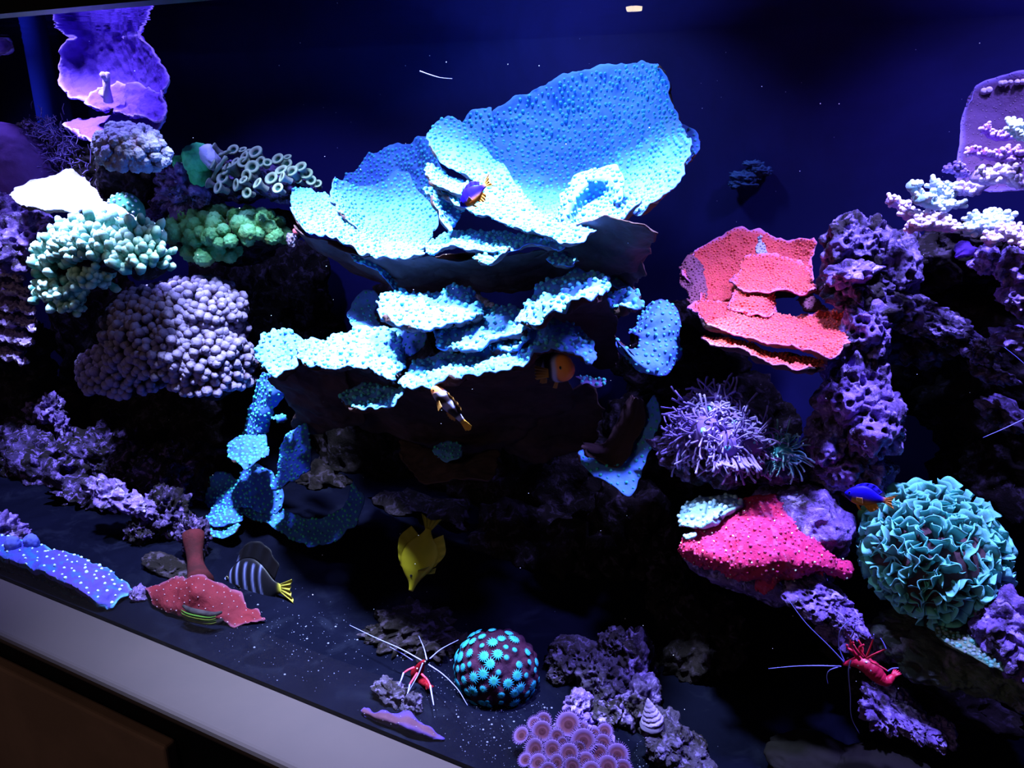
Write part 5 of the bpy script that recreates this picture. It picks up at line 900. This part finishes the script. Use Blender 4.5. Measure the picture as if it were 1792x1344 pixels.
cfins = [('dorsal_fin', [(.74, 0, .17), (.55, 0, .175), (.38, 0, .14), (.2, 0, .09)], [(.70, 0, .22), (.55, 0, .235), (.36, 0, .235), (.14, 0, .16)], lambda p: OY if p[2] > .19 else DK), ('anal_fin', [(.42, 0, -.15), (.3, 0, -.12), (.2, 0, -.09)], [(.38, 0, -.22), (.25, 0, -.235), (.14, 0, -.17)], OY),
         ('tail_fin', [(.02, 0, .075), (.0, 0, 0), (.02, 0, -.075)], [(-.14, 0, .13), (-.20, 0, 0), (-.14, 0, -.13)], (.75, .38, .05)), ('pelvic_fin', [(.70, 0, -.16), (.62, 0, -.165)], [(.60, .02, -.26), (.52, .02, -.26)], OY),
         ('pectoral_fin', [(.70, .12, .0), (.69, .12, -.10)], [(.55, .22, .04), (.52, .20, -.14)], OY), ('pectoral_fin', [(.70, -.12, .0), (.69, -.12, -.10)], [(.55, -.22, .04), (.52, -.20, -.14)], OY)]
GC = 'black clownfish under the blue ledges'
fish('clownfish', 'black clownfish with orange head and white bands, hanging head up below the blue ledge', GC, P(757, 676, .105), P(812, 740, .11), (0.75, -.1, .35), clown_prof, ccol, cfins, (.92, .03, .02, .085))
fish('clownfish', 'black clownfish facing right, its round orange face ringed white, tucked under the blue ledges', GC, P(999, 648, .155), P(928, 633, .205), (0, 0, 1), clown_prof, ccol, cfins, (.92, .03, .02, .085))

# yellow tang, nose down
ty = np.array((0.27, 0.24, 0.009)); tang_prof = [(1.0, .035, -.035, .022), (.93, .05, -.05, .03), (.86, .085, -.07, .04), (.78, .16, -.11, .055), (.68, .235, -.17, .07), (.55, .285, -.24, .075), (.40, .285, -.26, .068), (.25, .225, -.21, .05), (.12, .10, -.10, .028), (.03, .05, -.05, .016), (.0, .05, -.05, .012)]
def tcol(V): return np.tile(ty, (len(V), 1)) * (1 - .12 * fbm(V * 9, 3, 2))[:, None]
tfins = [('dorsal_fin', [(.70, 0, .22), (.52, 0, .28), (.34, 0, .265), (.14, 0, .11)], [(.66, 0, .27), (.48, 0, .36), (.24, 0, .40), (.03, 0, .27)], tuple(ty * .8)), ('anal_fin', [(.58, 0, -.21), (.40, 0, -.25), (.14, 0, -.11)], [(.54, 0, -.26), (.30, 0, -.36), (.03, 0, -.25)], tuple(ty * .8)),
         ('tail_fin', [(.03, 0, .045), (.0, 0, 0), (.03, 0, -.045)], [(-.20, 0, .17), (-.14, 0, 0), (-.20, 0, -.17)], tuple(ty * .7)), ('pectoral_fin', [(.66, -.065, -.02), (.64, -.065, -.12)], [(.60, -.26, -.02), (.50, -.25, -.16)], tuple(ty * .8)), ('pectoral_fin', [(.66, .065, -.02), (.64, .065, -.12)], [(.60, .26, -.04), (.50, .25, -.20)], tuple(ty * .8)), ('pelvic_fin', [(.70, -.02, -.15), (.62, -.02, -.19)], [(.66, -.06, -.28), (.56, -.05, -.28)], tuple(ty * .8))]
fish('yellow_tang', 'bright yellow long-snouted fish diving nose down in the dark at lower centre', None, P(719, 1034, .12), P(750, 925, .15), (-.88, -.40, .08), tang_prof, tcol, tfins, (.76, .055, .022, .052))
# striped sailfin tang
sf_prof = [(1.0, .02, -.03, .02), (.94, .06, -.06, .03), (.86, .14, -.12, .045), (.75, .24, -.21, .06), (.60, .32, -.29, .07), (.42, .33, -.31, .062), (.26, .24, -.24, .045), (.12, .10, -.11, .026), (.03, .06, -.06, .016), (.0, .055, -.055, .012)]
def scol(V):
    x, z = V[:, 0], V[:, 2]; C = np.tile((0.004, 0.004, 0.008), (len(V), 1)); w = np.array((0.20, 0.23, 0.60))
    xx = x + .10 * z * z * 6 - .12 * z
    for c, hw in ((.965, .055), (.81, .012), (.68, .014), (.54, .010), (.41, .008), (.30, .003)):
        k = 1 / (1 + np.exp((np.abs(xx - c) - hw) * 170)) * (np.abs(z) < .275); C = C * (1 - k)[:, None] + w * k[:, None]
    k = 1 / (1 + np.exp((x - .03) * 120)); return C * (1 - k)[:, None] + np.array((.45, .42, .05)) * k[:, None]
SD = (0.004, .004, .007)
fish('sailfin_tang', 'black fish with pale blue upright stripes and a yellow tail, facing left near the floor', None, P(391, 1016, .125), P(492, 1030, .125), (-.1, .2, .97), sf_prof, scol,
     [('dorsal_fin', [(.74, 0, .25), (.55, 0, .32), (.35, 0, .29), (.10, 0, .09)], [(.66, 0, .42), (.45, 0, .55), (.20, 0, .52), (.0, 0, .28)], lambda p: (0.05, .06, .16) if p[0] > .69 else SD), ('anal_fin', [(.60, 0, -.28), (.40, 0, -.30), (.10, 0, -.09)], [(.52, 0, -.42), (.30, 0, -.48), (.02, 0, -.26)], SD),
      ('tail_fin', [(.03, 0, .05), (.0, 0, 0), (.03, 0, -.05)], [(-.20, 0, .14), (-.15, 0, 0), (-.20, 0, -.18)], (.40, .36, .05)), ('pectoral_fin', [(.72, .06, .0), (.70, .06, -.08)], [(.60, .10, .0), (.58, .10, -.12)], SD), ('pelvic_fin', [(.78, .02, -.19), (.70, .02, -.24)], [(.66, .03, -.36), (.60, .03, -.36)], (.15, .17, .35))], (.88, .06, .02, .042))

# ================================================================ shrimps
m_shr = mat('scarlet_shell', (0.62, 0.012, 0.05), (0.46, 0.008, 0.045), nscale=60, bump=.0004, bscale=400, rough=.4, spec=.5); m_leg = mat('red_leg', (0.75, 0.05, 0.09), rough=.5); m_wh = mat('white_feeler', (0.22, 0.22, 0.75), rough=.5); m_dot3 = mat('white_spot', (0.9, 0.85, 0.95))
def line(b, pts, r0, r1, n=16, seg=6): w = smooth_line([P(*q) for q in pts], n); tube(b, w, np.linspace(r0, r1, n) * S(w[0]), seg)
def shrimp(label, body, widths, legs, feelers, dots, shell=None, eyes=None, claws=()):
    shell = shell or m_shr
    root = thing('shrimp', label, 'shrimp', P(*body[0]), 'red shrimps with white feelers'); n = 44; w = smooth_line([P(*q) for q in body], n); s = S(w[0]); r = np.interp(np.linspace(0, 1, n), np.linspace(0, 1, len(widths)), widths) * s
    seg = 1 + .10 * np.where(np.arange(n) > n * .45, (np.arange(n) % 5 == 0) * -1.0 + .3, 0); b = MB(); tube(b, w, r * seg, 18); b.build('body', shell, root)
    tl = MB(); d = unit(w[-1] - w[-4]); u = unit(np.cross(d, [0, 0, 1])); v = np.cross(u, d)
    for k in (-2, -1, 0, 1, 2): e = unit(d + u * k * .28); tube(tl, [w[-1] - d * r[-1], w[-1] + e * s * 8, w[-1] + e * s * 15], [r[-1] * .5, s * 2.6, s * .8], 8)
    tl.build('tail_fan', shell, root)
    for lg in legs:
        b = MB(); line(b, lg['red'], 2.1, 1.4); o = b.build('leg', m_leg, root, label='thin red leg')
        if 'white' in lg: b = MB(); line(b, lg['white'], 1.8, .9); b.build('foot', m_wh, o, loc=tuple(root.location), label='white leg tip')
    for cl in claws: b = MB(); line(b, cl, 3.6, 2.0); b.build('claw', m_shr, root)
    for f_ in feelers: b = MB(); line(b, f_, 1.25, .45, 26, 5); b.build('antenna', m_wh, root, label='long white antenna')
    for (x, y, Y, rr) in dots: b = MB(); p = P(x, y, Y); blob(b, p, rr * S(p), 3, .02); b.build('spot', m_dot3, root)
    if eyes:
        for e in eyes: b = MB(); p = P(*e); blob(b, p, 2.2 * S(p), 3, .02); b.build('eye', m_eye, root)
    return root
Y1 = .13
shrimp('vivid red shrimp with long white feelers perched below the cabbage-like leaf coral', [(1476, 1163, Y1), (1490, 1160, Y1), (1505, 1160, Y1), (1522, 1168, Y1), (1540, 1186, Y1), (1552, 1192, Y1), (1562, 1184, Y1 + .004)], [2.5, 6, 11, 14, 14.5, 12, 9, 5],
       [dict(red=[(1518, 1152, Y1 - .01), (1530, 1145, Y1 - .015), (1550, 1136, Y1 - .015)], white=[(1550, 1136, Y1 - .015), (1546, 1126, Y1 - .015), (1541, 1117, Y1 - .015)]), dict(red=[(1525, 1158, Y1 - .012), (1540, 1166, Y1 - .018), (1554, 1175, Y1 - .018)], white=[(1554, 1175, Y1 - .018), (1562, 1170, Y1 - .018), (1572, 1169, Y1 - .018)]),
        dict(red=[(1516, 1150, Y1), (1524, 1130, Y1), (1528, 1118, Y1)], white=[(1528, 1118, Y1), (1529, 1110, Y1)]), dict(red=[(1500, 1152, Y1), (1490, 1135, Y1), (1488, 1120, Y1)], white=[(1489, 1116, Y1), (1495, 1104, Y1), (1496, 1093, Y1)]), dict(red=[(1510, 1150, Y1 - .01), (1500, 1138, Y1 - .012), (1494, 1128, Y1 - .012)]), dict(red=[(1505, 1152, Y1 + .008), (1510, 1136, Y1 + .01), (1502, 1120, Y1 + .01)])],
       [[(1478, 1160, Y1), (1450, 1130, Y1 - .01), (1410, 1090, Y1 - .02), (1380, 1050, Y1 - .02)], [(1478, 1158, Y1), (1468, 1130, Y1), (1472, 1100, Y1), (1496, 1078, Y1 + .01)], [(1470, 1166, Y1), (1430, 1165, Y1 - .01), (1390, 1166, Y1 - .01), (1345, 1170, Y1 - .01)], [(1472, 1166, Y1), (1452, 1173, Y1), (1447, 1184, Y1), (1449, 1197, Y1)], [(1489, 1156, Y1 - .012), (1485, 1175, Y1 - .014), (1488, 1215, Y1 - .014), (1490, 1255, Y1 - .014), (1504, 1284, Y1 - .012)]],
       [(1516, 1159, Y1 - .0135, 2.2), (1524, 1174, Y1 - .0135, 1.5), (1502, 1165, Y1 - .010, 1.5), (1505, 1176, Y1 - .009, 1.1)], eyes=[(1484, 1152, Y1 - .004), (1487, 1169, Y1 - .006)], claws=([(1504, 1154, Y1 - .008), (1492, 1140, Y1 - .012), (1483, 1134, Y1 - .012), (1482, 1128, Y1 - .012)], [(1512, 1150, Y1 - .006), (1504, 1135, Y1 - .010), (1512, 1128, Y1 - .010)], [(1500, 1150, Y1), (1488, 1130, Y1), (1494, 1124, Y1)]))
Y2 = .076
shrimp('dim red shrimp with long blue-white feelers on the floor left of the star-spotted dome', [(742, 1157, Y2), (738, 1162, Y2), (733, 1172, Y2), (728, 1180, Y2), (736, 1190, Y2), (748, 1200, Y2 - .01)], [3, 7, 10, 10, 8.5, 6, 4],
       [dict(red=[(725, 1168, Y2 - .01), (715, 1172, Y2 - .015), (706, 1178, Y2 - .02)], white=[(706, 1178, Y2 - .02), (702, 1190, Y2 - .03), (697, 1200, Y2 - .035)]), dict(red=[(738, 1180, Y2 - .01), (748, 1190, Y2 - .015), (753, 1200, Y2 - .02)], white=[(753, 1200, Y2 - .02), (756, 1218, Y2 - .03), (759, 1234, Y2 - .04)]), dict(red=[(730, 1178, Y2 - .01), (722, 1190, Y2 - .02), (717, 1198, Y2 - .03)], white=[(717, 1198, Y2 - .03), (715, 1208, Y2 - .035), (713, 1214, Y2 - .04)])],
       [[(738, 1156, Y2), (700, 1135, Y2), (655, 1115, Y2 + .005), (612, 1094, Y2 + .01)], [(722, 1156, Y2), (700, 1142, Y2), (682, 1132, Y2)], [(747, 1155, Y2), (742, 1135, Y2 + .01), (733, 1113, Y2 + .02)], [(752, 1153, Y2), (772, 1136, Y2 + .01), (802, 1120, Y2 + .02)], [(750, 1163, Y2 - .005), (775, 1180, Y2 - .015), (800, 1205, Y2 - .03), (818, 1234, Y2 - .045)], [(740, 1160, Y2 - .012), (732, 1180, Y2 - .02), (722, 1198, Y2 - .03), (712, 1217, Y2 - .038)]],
       [(730, 1170, Y2 - .010, 1.2), (744, 1158, Y2 - .004, 1.2)], eyes=[(744, 1160, Y2 - .006)], shell=mat('dimly_lit_scarlet', (0.16, 0.004, 0.010), (0.11, 0.003, 0.008), nscale=60, rough=.5))  # scarlet shell again, with the dim floor light put into its colour
shrimp('bright blue-white feelers of a shrimp hidden past the right edge of the view', [(1835, 690, .20), (1850, 692, .20), (1870, 700, .20), (1900, 720, .20), (1915, 740, .20)], [3, 8, 13, 13, 8, 5], [dict(red=[(1870, 712, .19), (1872, 740, .19), (1860, 760, .19)])],
       [[(1838, 688, .20), (1810, 655, .20), (1785, 630, .195), (1758, 608, .19)], [(1838, 694, .20), (1810, 722, .19), (1770, 744, .18), (1720, 766, .17)]], [])

# ================================================================ snail, clam, debris
sn = thing('snail', 'small violet cone-shaped snail shell on the pale rock at bottom centre', 'snail', P(1143, 1258, .088))
b = MB(); c = P(1142, 1262, .088); s = S(c); V, F = [], []; N_, K_ = 60, 28
for i in range(N_):
    t = i / (N_ - 1); rad = 19 * s * (1 - t) ** .92 * (1 + .10 * abs(math.sin(t * PI * 6))) + s * .5
    for k in range(K_): a = 2 * PI * k / K_; rr = rad * (1 + .03 * math.sin(a * 9 + i * .8)); V.append((rr * math.cos(a), rr * math.sin(a), t * 46 * s))
for i in range(N_ - 1): F += [(i * K_ + k, i * K_ + (k + 1) % K_, (i + 1) * K_ + (k + 1) % K_, (i + 1) * K_ + k) for k in range(K_)]
F += [tuple(range(K_))[::-1], tuple(range((N_ - 1) * K_, N_ * K_))]; V = np.array(V) @ roty(-.25).T
b.add(V + c, F); b.build('shell', mat('snail_shell', (0.20, 0.15, 0.34), (0.30, 0.24, 0.50), nscale=70, bump=.0006, bscale=250, rough=.6), sn)
b = MB(); blob(b, c + [0, -.003, -.002], (20 * s, .011, 5 * s), 4, .1, 2, 4); b.build('foot', mat('snail_foot', (0.06, .05, .09)), sn)
cl = thing('clam', 'small clam with a green striped lip lying on the dark red coral sheet', 'clam', P(355, 1078, .06))
pts = [PZ(322, 1068, .016), PZ(335, 1076, .016), PZ(355, 1081, .016), PZ(375, 1083, .016), PZ(389, 1079, .016)]
for k, (dz, r, m_) in enumerate([(-.004, 7, mat('clam_shell', (0.015, .012, .018), (0.03, .024, .03), nscale=60, bump=.001, bscale=200)), (.006, 5.5, MATS['clam_shell'])]): b = MB(); w = smooth_line(pts, 20) + [0, 0, dz]; tube(b, w, r * S(w[0]) * np.sin(np.linspace(.25, PI - .25, 20)) ** .6, 12); b.build('shell', m_, cl)
for k in range(4): b = MB(); w = smooth_line(pts, 20) + [0, -.0052 - .0006 * (k % 2), .005 - k * .0026]; tube(b, w[1:-1], 1.5 * S(w[0]) * np.sin(np.linspace(.35, PI - .35, 18)), 8); b.build('lip', mat('clam_green', (0.04, 0.11, 0.015)) if k % 2 == 0 else mat('clam_yellow', (0.10, 0.13, 0.02)), cl, label='green and yellow lip stripe')
g = np.random.default_rng(12); b = MB(); tv, tf = ico(1)
for k in range(260): p = P(g.uniform(60, 1780), g.uniform(60, 1250), g.uniform(.03, .5)); b.add(p + tv * S(p) * g.choice([.45, .6, .75, 1.1], p=[.4, .35, .2, .05]), tf)
o = b.build('water_specks', mat('speck_white', (0.8, 0.8, 0.9)), loc=None); tag(o, 'tiny pale specks drifting throughout the tank water', 'particles', kind='stuff')
b = MB()
for (x, y, sx, sy, n) in ((560, 1130, 90, 50, 150), (850, 1255, 60, 26, 110), (905, 1240, 30, 12, 40), (790, 1190, 30, 25, 60), (880, 1310, 60, 20, 120), (1130, 1320, 50, 20, 120), (470, 1100, 60, 30, 70), (700, 1160, 120, 40, 80)):
    for k in range(n):
        q = PZ(x + g.normal(0, sx), y + g.normal(0, sy), 0)
        if 0.004 < q[1] < .5: b.add(q + [0, 0, .0004] + tv * S(q) * g.choice([.5, .8, 1.3, 2.2], p=[.5, .3, .15, .05]) * [1, 1, .7], tf)
o = b.build('sand_grains', mat('grain_white', (0.14, 0.15, 0.26)), loc=None); tag(o, 'scattered white sand grains on the bare tank floor', 'sand', kind='stuff')
b = MB(); line(b, [(735, 125, .1), (752, 131, .1), (770, 136, .1), (791, 138, .1)], 1.6, .6, 14); tag(b.build('fibre', mat('dull_fibre', (0.10, .10, .2)), loc=tuple(P(735, 125, .1))), 'thin pale curved fibre drifting in the open water above the blue coral', 'fibre')

glow_bar = thing('blue_glow_bar', 'blurry blue upright glow at far upper left, built as a solid bar', 'glow_bar', P(90, 225, .50))  # solid bar added in place of a blurry blue glow
b = MB(); w = smooth_line([P(92, 235, .50), P(92, 200, .50), P(88, 150, .50), P(88, 70, .50)], 8); w[:, :2] = w[0, :2]; tube(b, w, 20 * S(w[0]), 24); b.build('tube', mat('blue_glow', (0.02, 0.05, 0.42), rough=.7), glow_bar)
b = MB(); w2 = np.array([w[0] - [0, 0, .01], w[0] + [0, 0, .012]]); tube(b, w2, 23 * S(w[0]), 24); b.build('bar_foot', mat('blue_glow_foot', (0.012, 0.03, 0.25)), glow_bar)
